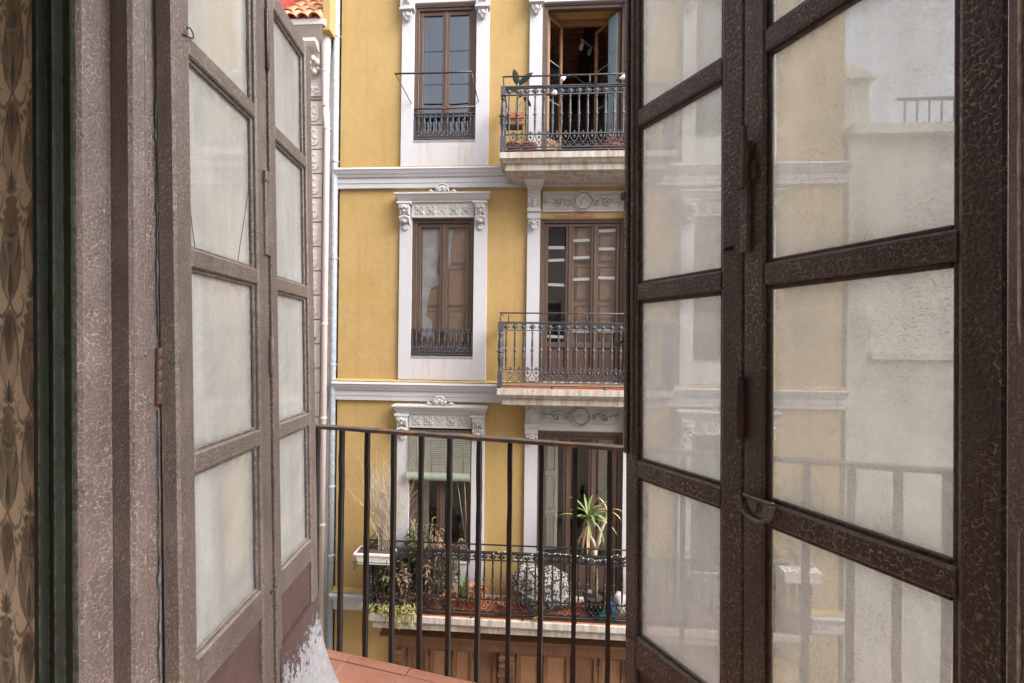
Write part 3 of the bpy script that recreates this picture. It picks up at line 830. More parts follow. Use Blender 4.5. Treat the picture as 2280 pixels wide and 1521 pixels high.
for f in ('top', 'mid', 'low'):
    a, b = DOOR; base = Z(LV[f]) + .03; zt = Z(DZ[f][1])
    htop = zt + 1.0 if f == 'top' else zt + .42
    m = MB(); m.box(a - .205, a - .005, -PT, -.001, base, htop); m.box(b + .005, b + .205, -PT, -.001, base, htop)
    s = ob('door_surround', m, 'white_plaster', B)
    if f == 'top':
        m = MB(); m.box(a - .004, b + .004, -PT + .002, -.001, zt + .003, htop); ob('lintel', m, 'white_plaster', s)
        for u in (a - .105, b + .105): ob('capital', CAPITAL, None, s, (u, -PT, zt + .17))
    else:
        ob('console', CONSOLE, None, s, (a - .105, -PT + .0, zt + .535)); ob('console', CONSOLE, None, s, (b + .105, -PT + .0, zt + .535))
        m = MB(); c = (a + b) / 2
        m.box(a + .03, b - .03, -.03, -.001, zt + .10, zt + .415)
        pn = ob('carved_panel', m, 'carved_plaster', B); ob('relief', RELIEF, None, pn, (c, -.03, zt + .255), (0, 0, 0), (1, 2.0, 1))
        if f == 'low':
            m = MB(); m.box(a - .003, a + .0295, -.025, -.001, zt + .02, zt + .50); m.box(b - .0295, b + .003, -.025, -.001, zt + .02, zt + .50); m.box(a + .03, b - .03, -.0255, -.001, zt + .02, zt + .0985); m.box(a + .03, b - .03, -.0255, -.001, zt + .4165, zt + .50)
            ob('lintel_plaster', m, 'white_plaster', s)
        else:
            m = MB(); m.box(1.74, 2.34, -.012, .0, zt + .022, zt + .085); ob('exposed_brick', m, 'brick', B)

# ---------- windows and balcony doors
def leaf_parts(par, a, b, z0, z1, y, mat, glass, stile=.06, lower=None, panes=None, t=.04):
    """one glazed leaf: frame, pane(s), optional lower wooden panel; in house coordinates"""
    m = MB()
    m.cbox(a, a + stile, y - t, y, z0, z1, .004); m.cbox(b - stile, b, y - t, y, z0, z1, .004)
    m.cbox(a + stile - .001, b - stile + .001, y - t + .003, y - .001, z1 - stile, z1 - .001, .004)
    zl = z0 + (.09 if lower is None else lower)
    m.cbox(a + stile - .001, b - stile + .001, y - t + .003, y - .001, zl - .085, zl, .004)
    if lower: m.cbox(a + stile - .001, b - stile + .001, y - t + .003, y - .001, z0 + .001, z0 + .10, .004)
    lf = ob('leaf', m, mat, par)
    m = MB(); m.box(a + stile, b - stile, y - .018, y - .013, zl, z1 - stile); ob('pane', m, glass, lf)
    if lower:
        m = MB(); m.box(a + stile, b - stile, y - .022, y - .01, z0 + .10, zl - .086)
        m.fru((a + stile + .03, b - stile - .03, y - .032, y - .011, z0 + .14), (a + stile + .03, b - stile - .03, y - .032, y - .011, zl - .125))
        ob('lower_panel', m, mat, lf)
    return lf
def frame_mesh(a, b, z0, z1, y, jw=.072, door=False):
    m = MB()
    m.cbox(a + .001, a + jw, y - .07, y + .01, z0 + .001, z1 - .001, .005); m.cbox(b - jw, b - .001, y - .07, y + .01, z0 + .001, z1 - .001, .005)
    m.cbox(a + jw, b - jw, y - .069, y + .01, z1 - jw, z1 - .001, .005)
    if not door: m.cbox(a + jw, b - jw, y - .069, y + .01, z0 + .001, z0 + .05, .005)
    # outer bead of the frame
    m.box(a + .002, a + .03, y - .085, y - .07, z0 + .002, z1 - .002); m.box(b - .03, b - .002, y - .085, y - .07, z0 + .002, z1 - .002); m.box(a + .03, b - .03, y - .085, y - .07, z1 - .03, z1 - .002)
    return m
YF = .075
BALC_S = {}
def win_rail_meshes():
    m = MB(); m.lathe([(r * .78, z) for r, z in baluster_profile(.26)], 6); b = mk(m, 'baluster', 'cast_iron')
    m = MB(); h = .11
    for k in range(9):
        a0, a1 = PI * k / 9, PI * (k + 1) / 9
    m.tube([(.045 * math.cos(a), 0, .045 + .045 * math.sin(a)) for a in [2 * PI * k / 12 for k in range(12)]], .006, 5, closed=True)
    for a in (R(50), R(90), R(130)): m.tube([(0, 0, .01), (.035 * math.cos(a), 0, .01 + .055 * math.sin(a))], .006, 4)
    for s in (-1, 1): m.tube([(s * .048, 0, .03), (s * .050, 0, .09), (s * .02, 0, .108), (s * .006, 0, .095)], .006, 4)
    m.lump((.05, 0, .125), (.012, .008), .02, 6, 4)
    return b, mk(m, 'scroll', 'cast_iron')
WB, WS = win_rail_meshes()
def window_rail(w, z0, par_name='window_rail'):
    a, b = w[0] + .012, w[1] - .012; y = -.02
    m = MB()
    for q0, q1, t in ((.0, .018, .012), (.355, .367, .007), (.40, .412, .012)): m.box(a, b, y - t, y + t, z0 + q0, z0 + q1)
    m.box(a, a + .016, y - .0125, y + .0125, z0 + .0185, z0 + .3545); m.box(b - .016, b, y - .0125, y + .0125, z0 + .0185, z0 + .3545)
    r = ob(par_name, m, 'cast_iron', B)
    n = 10; st = (b - a - .05) / n
    for k in range(n):
        u = a + .025 + (k + .5) * st
        ob('baluster', WB, None, r, (u, y, z0 + .12)); ob('scroll', WS, None, r, (u, y, z0 + .018))
        ob('rosette', IRON['cast_iron']['star'], None, r, (u, y, z0 + .384), (0, 0, 0), (.62, .8, .40))
def two_leaf(w, f, glass, bars=False):
    a, b = w; z0, z1 = Z(WZ[f][0]) + .0, Z(WZ[f][1])
    wd = ob('window', frame_mesh(a, b, z0, z1, YF), 'frame_wood', B)
    c = (a + b) / 2
    for q0, q1 in ((a + .073, c - .001), (c + .001, b - .073)):
        lf = leaf_parts(wd, q0, q1, z0 + .052, z1 - .074, YF - .005, 'frame_wood', glass)
        if bars:
            m = MB()
            for fr in (.30, .58, .86): m.box(q0 + .06, q1 - .06, YF - .027, YF - .020, z1 - .13 - fr * 1.9, z1 - .123 - fr * 1.9)
            ob('glazing_bar', m, 'dark_steel', lf)
    m = MB(); m.cbox(c - .018, c + .018, YF - .056, YF - .0455, z0 + .06, z1 - .08, .004); ob('cover_strip', m, 'frame_wood', wd)
    return wd
for w in (WIN, WINR):
    two_leaf(w, 'top', 'sky_glass', True); window_rail(w, Z(WZ['top'][0]) + .02)
    two_leaf(w, 'mid', 'window_glass'); window_rail(w, Z(WZ['mid'][0]) + .02)
    two_leaf(w, 'low', 'window_glass')
# inside the upper window: pale shutters folded against the reveal and a light back curtain
def inner_shutter(par, a, b, z0, z1, y, mat, rot=0, panels=4):
    m = MB(); m.box(0, b - a, 0, .025, z0, z1)
    h = (z1 - z0) / panels
    for k in range(panels):
        zz = z0 + k * h
        m.fru((.07, b - a - .07, -.012, 0, zz + .07), (.07, b - a - .07, -.012, 0, zz + h - .05))
        m.box(.05, .056, -.018, 0, zz + .05, zz + h - .03); m.box(b - a - .056, b - a - .05, -.018, 0, zz + .05, zz + h - .03)
        m.box(.056, b - a - .056, -.018, 0, zz + .05, zz + .056); m.box(.056, b - a - .056, -.018, 0, zz + h - .036, zz + h - .03)
    return ob('inner_shutter', m, mat, par, (a, y, 0), (0, 0, rot))
inner_shutter(B, .22, .56, Z(3.30), Z(5.3), .30, 'blue_shutter', R(35))
inner_shutter(B, -.62, -.40, Z(3.30), Z(5.3), .42, 'blue_shutter', R(-35))
# mid window: brown inner shutters close behind the glass with torn paper over them
for q in (0, 2 * UC):
    s = (lambda u: u) if q == 0 else (lambda u: 2 * UC - u)
    lo = (-.49, -.05) if q == 0 else (s(-.05), s(-.49)); hi = (-.04, .40) if q == 0 else (s(.40), s(-.04))
    inner_shutter(B, lo[0], lo[1], Z(-.12), Z(1.93), .125, 'inner_shutter_wood', 0, 3)
    inner_shutter(B, hi[0], hi[1], Z(-.12), Z(1.93), .125, 'inner_shutter_wood', 0, 3)
def paper(name, poly, y, mat='tape_paper'):
    m = MB(); m.prism(poly, 'y', y, y + .002); return ob(name, m, mat, B)
paper('torn_paper', [(-.405, Z(1.85)), (-.10, Z(1.85)), (-.11, Z(1.6)), (-.15, Z(1.35)), (-.17, Z(1.15)), (-.10, Z(1.05)), (-.13, Z(.95)), (-.25, Z(.90)), (-.30, Z(.75)), (-.33, Z(.45)), (-.25, Z(.38)), (-.20, Z(.15)), (-.30, Z(.05)), (-.35, Z(.12)), (-.405, Z(.08))], .088)
paper('torn_paper', [(.02, Z(1.85)), (.10, Z(1.85)), (.07, Z(1.7)), (.05, Z(1.45)), (.06, Z(1.28)), (.02, Z(1.2))], .088)

# mid balcony door: three leaves, taped panes
def three_leaf(f, glass, lower):
    a, b = DOOR; z0, z1 = Z(DZ[f][0]), Z(DZ[f][1])
    dr = ob('balcony_door', frame_mesh(a, b, z0, z1, YF, .066, True), 'frame_wood', B)
    w = (b - a - .134) / 3; L = []
    for k in range(3):
        q0 = a + .067 + k * w
        L.append((leaf_parts(dr, q0 + .001, q0 + w - .001, z0 + .03, z1 - .068, YF - .005, 'frame_wood', glass, .056, lower), q0, q0 + w))
    for k in (1, 2):
        q = a + .067 + k * w
        m = MB(); m.cbox(q - .016, q + .016, YF - .056, YF - .0455, z0 + .05, z1 - .08, .004); ob('cover_strip', m, 'frame_wood', dr)
    m = MB(); m.box(a + .067, b - .067, -.03, YF, z0 + .003, z0 + .028); ob('threshold', m, 'white_plaster', dr)
    return dr, L
dr, L = three_leaf('mid', 'window_glass', .62)
for k, zs in enumerate(((1.52, 1.32, .94, .12), (1.63, 1.36, 1.02, .21), (1.78, 1.50, 1.05, .22))):
    lf, q0, q1 = L[k]
    for i, z in enumerate(zs):
        m = MB()
        dz = rnd.uniform(-.012, .012); h = .045 if (k, i) != (0, 0) else .06
        m.prism([(q0 + .062, Z(z)), (q1 - .066, Z(z) + dz), (q1 - .066 - rnd.uniform(0, .02), Z(z) + h + dz), (q0 + .062, Z(z) + h)], 'y', YF - .0255, YF - .0235)
        ob('tape_strip', m, 'tape', lf)
lf, q0, q1 = L[0]
m = MB(); m.box(q0 + .058, q1 - .058, YF - .0262, YF - .0242, Z(1.52) + .05, Z(1.86)); ob('dark_pane_sheet', m, 'void_shade', lf)  # black sheet over the glass, painting the dark behind a broken pane
inner_shutter(B, 2.02, 2.36, Z(.05), Z(1.9), .125, 'inner_shutter_wood', 0, 3)
inner_shutter(B, 2.38, 2.74, Z(.05), Z(1.9), .125, 'inner_shutter_wood', 0, 3)
dr, L = three_leaf('low', 'window_glass', .62)
inner_shutter(B, 1.59, 1.83, Z(-3.3), Z(-1.45), .20, 'pale_shutter', R(8), 3)
inner_shutter(B, 2.48, 2.76, Z(-3.3), Z(-1.45), .24, 'pale_shutter', R(-8), 3)
inner_shutter(B, -.46, -.28, Z(-3.35), Z(-1.45), .20, 'pale_shutter', R(12), 3)
m = MB(); m.tube([(.18, .03, Z(-1.9)), (.36, .02, Z(-3.1))], .008, 5); ob('blind_pole', m, 'reed_green', B)

# top balcony door: four leaves folded open into the room
a, b = DOOR; z0, z1 = Z(DZ['top'][0]), Z(DZ['top'][1])
dr = ob('balcony_door', frame_mesh(a, b, z0, z1, YF, .08, True), 'frame_wood', B)
def open_leaf(x, y, ang, w, sd, shutter):
    m = MB(); t = .04; st = .05
    h0, h1 = z0 + .03, z1 - .09
    m.cbox(0, st, 0, t, h0, h1); m.cbox(w - st, w, 0, t, h0, h1); m.cbox(st, w - st, .002, t - .002, h1 - st, h1); m.cbox(st, w - st, .002, t - .002, h0 + .42, h0 + .50); m.cbox(st, w - st, .002, t - .002, h0, h0 + .09)
    lf = ob('open_leaf', m, 'warm_wood', dr, (x, y, 0), (0, 0, ang))
    m = MB(); m.box(st, w - st, .018, .022, h0 + .50, h1 - st); ob('pane', m, 'window_glass', lf)
    m = MB(); m.box(st, w - st, .012, .028, h0 + .09, h0 + .42); ob('lower_panel', m, 'warm_wood', lf)
    m = MB(); m.box(st, w - st, .016, .024, h0 + 1.12, h0 + 1.13); m.box(st, w - st, .016, .024, h0 + 1.75, h0 + 1.76); ob('glazing_bar', m, 'tape', lf)
    if shutter:
        m = MB(); s2 = .046; w = .14 if shutter > 0 else .33
        m.box(.02, w * .62, s2, s2 + .022, h0 + .02, h1 - .03)
        for k in range(4):
            zz = h0 + .1 + k * .58; m.box(.06, w * .62 - .04, s2 - .008, s2 + .03, zz, zz + .46)
        ob('shutter', m, 'blue_shutter', lf)
open_leaf(a + .085, YF + .01, R(48), .37, 1, 0)
open_leaf(b - .085, YF + .01, R(180 - 55), .56, -1, -1)
# the room behind it: beams and a spotlight rail
m = MB()
for k in range(22):
    yy = .42 + k * .15; m.box(.96, 3.39, yy, yy + .055, Z(5.78), Z(5.86))
ob('ceiling_joist', m, 'inner_ceiling', B)
for u in (1.62, 2.35, 3.05):
    m = MB(); m.cbox(u - .10, u + .10, .36, 3.58, Z(5.55), Z(5.779), .015); ob('ceiling_beam', m, 'beam_wood', B)
m = MB(); m.cbox(a + .01, b - .01, .345, .42, Z(5.28), Z(5.48), .01); ob('inner_lintel', m, 'warm_wood', B)
lp = empty('spotlight_rail', (2.40, 1.25, Z(5.53)), (0, R(-20), R(62)), None)
lp.parent = B
bpy.context.view_layer.update()
mw = lp.matrix_world.copy(); lp.parent = None; lp.matrix_world = mw
tag(lp, 'white ceiling rail with three spotlights in the dark room behind the open balcony door', 'lamp')
m = MB(); m.cbox(-.5, .5, -.018, .018, 0, .03); m.tube([(0, 0, .03), (0, 0, .14)], .008, 5); ob('rail', m, 'white_plastic', lp)
for k in (-.42, .0, .38):
    m = MB(); m.lathe([(.012, 0), (.012, -.03), (.034, -.035), (.036, -.13), (.001, -.128)], 10); ob('spotlight', m, 'white_plastic', lp, (k, 0, 0), (R(25), R(15), 0))

# drying rod before the upper window, curtain bar
m = MB()
zz = Z(4.10)
m.tube([(-.74, -.36, zz), (-.40, -.365, zz - .005), (0, -.365, zz - .01), (.44, -.36, zz)], .012, 6)
m.tube([(-.73, -.36, zz), (-.575, -.05, zz - .28)], .007, 5); m.tube([(.43, -.36, zz), (.50, -.05, zz - .28)], .007, 5)
ob('drying_rod', m, 'dark_steel', B)
m = MB(); m.tube([(-.53, -.03, Z(3.745)), (0, -.035, Z(3.735)), (.44, -.03, Z(3.76))], .014, 6); ob('guard_bar', m, 'rusty_iron', B)

# zinc downpipe at the left end
m = MB(); up = -1.80
m.tube([(up, -.07, .2), (up + .004, -.07, Z(0)), (up - .004, -.07, Z(TOPV - .1))], .048, 12)
dp = ob('downpipe', m, 'zinc', B)
for v in (4.9, 2.9, 1.35, -.35, -2.3, -3.4):
    m = MB(); m.lathe([(.053, -.02), (.055, -.015), (.055, .015), (.053, .02)], 12); m.box(-.075, .075, -.006, .006, -.008, .008); ob('clip', m, 'zinc', dp, (up, -.07, Z(v)))

# ---------- timber shopfront under the long balcony
SZ = Z(-4.50)
m = MB()
m.box(-.70, 5.0, .02, .10, .15, SZ - .125)
sf = ob('shopfront', m, 'shop_wood', B)
m = MB()
m.fru((-.78, 5.08, -.12, .1, SZ - .10), (-.90, 5.20, -.24, .1, SZ - .03)); m.box(-.92, 5.22, -.26, .1, SZ - .03, SZ); m.box(-.74, 5.04, -.09, .1, SZ - .30, SZ - .10); m.box(-.76, 5.06, -.105, .1, SZ - .14, SZ - .10)
ob('shop_cornice', m, 'shop_wood', sf)
def corbel_mesh():
    m = MB()
    m.prism([(0, 0), (-.13, 0), (-.15, -.03), (-.13, -.075), (-.085, -.09), (-.075, -.13), (-.105, -.16), (-.10, -.20), (-.06, -.23), (-.05, -.28), (0, -.30)], 'x', -.045, .045)
    m.lathe([(.045, -.05), (.045, .05)], 10, (0, -.11, -.045), 'x'); m.lathe([(.032, -.05), (.032, .05)], 10, (0, -.085, -.18), 'x')
    return mk(m, 'corbel', 'shop_wood')
CORB = corbel_mesh()
def shop_pil(u, w):
    m = MB(); zt = SZ - .301
    m.box(u - w / 2, u + w / 2, -.045, .02, .15, zt)
    k = -w / 2 + .02
    while k < w / 2 - .015: m.box(u + k, u + k + .014, -.055, -.045, .5, zt - .42); k += .03
    m.box(u - w / 2 - .01, u + w / 2 + .01, -.06, .02, zt - .40, zt - .36)
    ob('shop_pilaster', m, 'shop_wood', sf)
    for s in ((-1, 1) if w > .2 else (0,)): ob('corbel', CORB, None, sf, (u + s * .06, -.03, zt))
for u, w in ((-.64, .17), (1.05, .26), (3.05, .26), (4.93, .17)): shop_pil(u, w)
for c0, c1 in ((-.55, .90), (1.19, 2.90), (3.19, 4.84)):
    n = 4; w = (c1 - c0) / n
    for k in range(n):
        a0, a1 = c0 + k * w + .006, c0 + (k + 1) * w - .006
        m = MB(); zt = SZ - .31; st = .065
        for zb_, z_t in ((zt - 1.0, zt), (.25, zt - 1.015)):
            m.cbox(a0, a0 + st, -.03, .018, zb_, z_t, .004); m.cbox(a1 - st, a1, -.03, .018, zb_, z_t, .004)
            m.cbox(a0 + st, a1 - st, -.028, .018, z_t - st, z_t - .001, .004); m.cbox(a0 + st, a1 - st, -.028, .018, zb_, zb_ + st, .004)
        pf = ob('shutter_panel', m, 'shop_wood', sf)
        m = MB()
        for zb_, z_t in ((zt - 1.0 + st, zt - st), (.25 + st, zt - 1.015 - st)):
            m.fru((a0 + st + .004, a1 - st - .004, -.004, .0185, zb_ + .002), (a0 + st + .004, a1 - st - .004, -.004, .0185, z_t - .002))
        ob('board', m, 'warm_wood' if (k + int(c0)) % 3 else 'shop_wood', pf)
        m = MB()
        for hz in (zt - .10, zt - .86): m.box(a0 - .012, a0 + .014, -.038, -.03, hz - .05, hz + .05)
        ob('hinge', m, 'black_iron', pf)

# ------------------------------------------------------------------ the cream house on the left
def in_front(u, y, z):
    c, s = math.cos(FTH), math.sin(FTH); return (FLOC[0] + u * c - y * s, FLOC[1] + u * s + y * c, z)
CB = empty('cream_house', in_front(-2.2, 0, 0), (0, 0, FTH))
tag(CB, 'pale cream house with carved corner blocks and tiled roof left of the yellow house', 'building')
OX = 2.2                                              # local x = u + OX
m = MB(); m.box(-9 + OX, -1.88 + OX, .03, 5, 0, Z(4.80)); ob('wall', m, 'cream_wall', CB)
m = MB()
m.box(-9 + OX, -1.99 + OX, -.02, .029, 0, Z(3.92)); 
q = ob('corner_pilaster', m, 'quoin_plaster', CB)
def quoin_mesh():
    m = MB(); h = .392; w = .52
    m.fru((-w, 0, -.03, 0, .012), (-w, 0, -.03, 0, h - .012))
    c = .045
    poly = [(-w + .06 + c, .06), (-.06 - c, .06), (-.06, .06 + c), (-.06, h - .06 - c), (-.06 - c, h - .06), (-w + .06 + c, h - .06), (-w + .06, h - .06 - c), (-w + .06, .06 + c)]
    m.prism(poly, 'y', -.045, -.03)
    rr = random.Random(3)
    for k in range(26): m.dome((rr.uniform(-w + .09, -.09), -.045, rr.uniform(.09, h - .09)), rr.uniform(.018, .035), rr.uniform(.015, .03), .012, 6, 2)
    return mk(m, 'corner_block', 'quoin_plaster')
QM = quoin_mesh()
k = 0
while 3.90 - .392 * (k + 1) > -EYE:
    ob('corner_block', QM, None, q, (-2.02 + OX, -.021, Z(3.90 - .392 * (k + 1)))); k += 1
m = MB()
m.box(-9 + OX, -2.00 + OX, -.05, .029, Z(3.925), Z(4.42)); m.box(-9 + OX, -1.96 + OX, -.09, .029, Z(4.42), Z(4.50))
m.fru((-9 + OX, -2.0 + OX, -.08, .029, Z(4.50)), (-9 + OX, -2.0 + OX, -.12, .029, Z(4.72)))
m.fru((-9 + OX, -1.98 + OX, -.14, .029, Z(4.72)), (-9 + OX, -1.90 + OX, -.34, .029, Z(4.90))); m.box(-9 + OX, -1.86 + OX, -.36, .029, Z(4.90), Z(4.99))
ob('eaves_cornice', m, 'quoin_plaster', CB)
m = MB()   # carved corbel under the eaves
m.prism([(-.05, 0), (-.30, 0), (-.31, -.06), (-.26, -.12), (-.16, -.15), (-.13, -.22), (-.16, -.26), (-.14, -.33), (-.09, -.40), (-.05, -.44)], 'x', -.10, .10)
m.lathe([(.05, -.11), (.05, .11)], 12, (0, -.25, -.06), 'x')
for s in (-1, 0, 1): m.dome((s * .06, -.15, -.24 - .05 * abs(s)), .045, .06, .06, 8); m.dome((s * .05, -.10, -.36), .04, .05, .05, 8)
m.lump((0, -.12, -.42), (.045, .045), .05, 8, 5)
ob('corbel', m, 'quoin_plaster', CB, (-2.13 + OX, 0, Z(4.74)))
m = MB(); m.box(-.09, .09, -.035, 0, .0, .16)
for k in range(8): m.dome((rnd.uniform(-.06, .06), -.035, rnd.uniform(.03, .13)), .03, .025, .02, 6, 2)
ob('carved_block', m, 'quoin_plaster', CB, (-2.12 + OX, -.05, Z(3.96)))
m = MB(); u = -1.935 + OX
m.lathe([(.05, Z(3.75)), (.058, Z(4.25)), (.068, Z(4.62)), (.075, Z(4.86))], 12, (u, -.14, 0))
m.tube([(u + .01, -.10, 0), (u + .012, -.10, Z(3.4)), (u + .004, -.13, Z(3.76))], .048, 12)
pp = ob('downpipe', m, 'pink_pipe', CB)
for v in (3.42, .3, -1.2, -2.9, 4.3):
    m = MB(); m.lathe([(.054 if v < 4 else .064, -.018), (.058 if v < 4 else .068, 0), (.054 if v < 4 else .064, .018)], 12); ob('collar', m, 'pink_pipe', pp, (u + (.012 if v < 4 else 0), -.10 if v < 4 else -.14, Z(v)))
# roof of barrel tiles
RA = R(48); RW = 4.6
m = MB()
m.box(-RW, .28, 0, 3.2, -.06, -.035)
rf = ob('roof', m, 'roof_tile', CB, (0, -.36, Z(5.0)), (RA, 0, 0))
def barrel(n=7):
    m = MB(); L = .40; vs = []; fs = []
    for j, (yy, r0, lift) in enumerate(((0, .098, .022), (L, .080, .0))):
        for i in range(n + 1):
            a = PI * i / n
            vs += [(r0 * math.cos(a), yy, lift + r0 * .85 * math.sin(a)), ((r0 - .014) * math.cos(a), yy, lift + (r0 - .014) * .85 * math.sin(a))]
    o = 2 * (n + 1)
    for i in range(n):
        a = 2 * i
        fs += [(a, a + 2, o + a + 2, o + a), (a + 1, o + a + 1, o + a + 3, a + 3)]
        m2 = (a, a + 1, a + 3, a + 2); fs.append(m2)
    m.add(vs, fs, True)
    return mk(m, 'tile', 'roof_tile')
BT = barrel()
for c in range(8):
    for r in range(9):
        ob('tile', BT, None, rf, (.20 - c * .185 + rnd.uniform(-.006, .006), r * .335 - .02, -.03 + rnd.uniform(-.004, .004)), (R(2), 0, rnd.uniform(-.02, .02)))
m = MB(); m.box(-1.86 + OX - .05, -1.75 + OX - .05, -.30, .6, Z(4.85), Z(5.75)); ob('party_wall_end', m, 'ochre', CB)
# taller pink house behind it with a red strip where the roof meets it
PB = empty('pink_house', in_front(-2.66, .6, 0), (0, 0, FTH))
tag(PB, 'tall pink walled house behind the tiled roof with a dark red strip', 'building')
m = MB(); m.box(-6, 0, -.55, 5, 0, Z(9.5)); ob('wall', m, 'pink_wall', PB)
m = MB()
pts = []
for k in range(13):
    s = k / 12 * 3.0; pts.append((s * math.cos(RA) - .9, Z(5.0) + s * math.sin(RA) + .27 + .05 * math.sin(k * 2.1) + .04 * rnd.random()))
poly = [(-.9, Z(4.95))] + [(3.0 * math.cos(RA) - .9, Z(4.95) + 3.0 * math.sin(RA))] + pts[::-1]
vs = [(.012, p[0], p[1]) for p in poly]
m.prism(poly, 'x', .002, .014)
ob('waterproof_strip', m, 'red_band', PB)

# ------------------------------------------------------------------ the grey house on the right, seen only through the dusty panes
GB = empty('grey_house', in_front(6.12, 0, 0), (0, 0, FTH))
tag(GB, 'pale grey plastered house right of the yellow one, dimly seen through the dusty right door', 'building')
m = MB(); m.box(0, 9, .05, 6, 0, Z(3.35)); ob('wall', m, 'grey_wall', GB)
m = MB(); m.box(0, .28, -.01, .049, 0, Z(3.34)); ob('corner_strip', m, 'grey_wall', GB)
m = MB(); m.box(.0, 9.05, -.10, .049, Z(3.20), Z(3.349)); ob('eaves', m, 'grey_wall', GB)
m = MB(); m.box(.35, 9, -.02, .049, Z(-.15), Z(-.05)); ob('band', m, 'grey_wall', GB)
m = MB(); m.box(.25, 1.45, 1.6, 2.6, Z(3.351), Z(5.0)); m.prism([(.15, Z(5.003)), (1.55, Z(5.003)), (.85, Z(5.35))], 'y', 1.5, 2.7); ob('roof_hut', m, 'grey_wall', GB)
m = MB(); m.tube([(1.46, 1.0, Z(4.3)), (6, 1.0, Z(4.3))], .03, 6); rl = ob('roof_railing', m, 'cast_iron', GB)
for k in range(18):
    m = MB() if k == 0 else m
    if k == 0: m.tube([(0, 0, 0), (0, 0, .95)], .018, 5); bmesh_ = mk(m, 'bar', 'cast_iron')
    ob('bar', bmesh_, None, rl, (1.6 + k * .2, 1.0, Z(3.352)))

# ------------------------------------------------------------------ the room the picture is taken from
OTH = R(-14.8)
OP = (-.73, .88)
FL = EYE - 1.378
def own(p, n, z=0.):
    c, s = math.cos(OTH), math.sin(OTH); return (OP[0] + p * c - n * s, OP[1] + p * s + n * c, FL + z)
RM = empty('room', own(0, 0), (0, 0, OTH))
tag(RM, 'dim room with brown damask wallpaper beside the open balcony doors', 'room')
P0, P1, HO = -.10, 1.49, 2.62
m = MB()
x0, x1, zb, zt_ = -9, 10, -FL, 6.6
for a, b, c, d in ((x0, P0, zb, zt_), (P1, x1, zb, zt_), (P0, P1, HO, zt_), (P0, P1, zb, -.05)): m.box(a, b, -.078, .02, c, d)
ob('front_wall', m, 'own_plaster', RM)
m = MB()
for a, b, c, d in ((-1.9, P0 - .001, 0.002, 3.0), (P1 + .001, 2.2, .002, 3.0), (P0 - .001, P1 + .001, HO + .001, 3.0)): m.box(a, b, -.082, -.0785, c, d)
wp = ob('wallpaper', m, 'paper_ground', RM)
m = MB(); m.box(-1.9, 2.3, -3.4, -.0785, -.12, 0); m.box(P0, P1, -.078, .02, -.048, 0.0); ob('floor', m, 'room_floor', RM)
m = MB(); m.box(-1.9, 2.3, -3.4, -.0785, 3.0, 3.12); ob('ceiling', m, 'ceiling_white', RM)
m = MB(); m.box(-2.0, -1.903, -3.4, -.0785, -.12, 3.12); ob('side_wall', m, 'room_wall', RM)
m = MB(); yb = -3.4
m.box(-1.9, 2.3, yb, yb + .1, 0, 3.0); ob('back_wall', m, 'room_wall', RM)
# unseen right-hand wall: large opening added to light the door faces
m = MB(); xr = 2.2
m.box(xr, xr + .1, yb + .101, -.083, 0, .12); m.box(xr, xr + .1, yb + .101, -.083, 2.9, 3.0); m.box(xr, xr + .1, yb + .101, -2.0, .12, 2.9)
ob('open_side_wall', m, 'room_wall', RM)

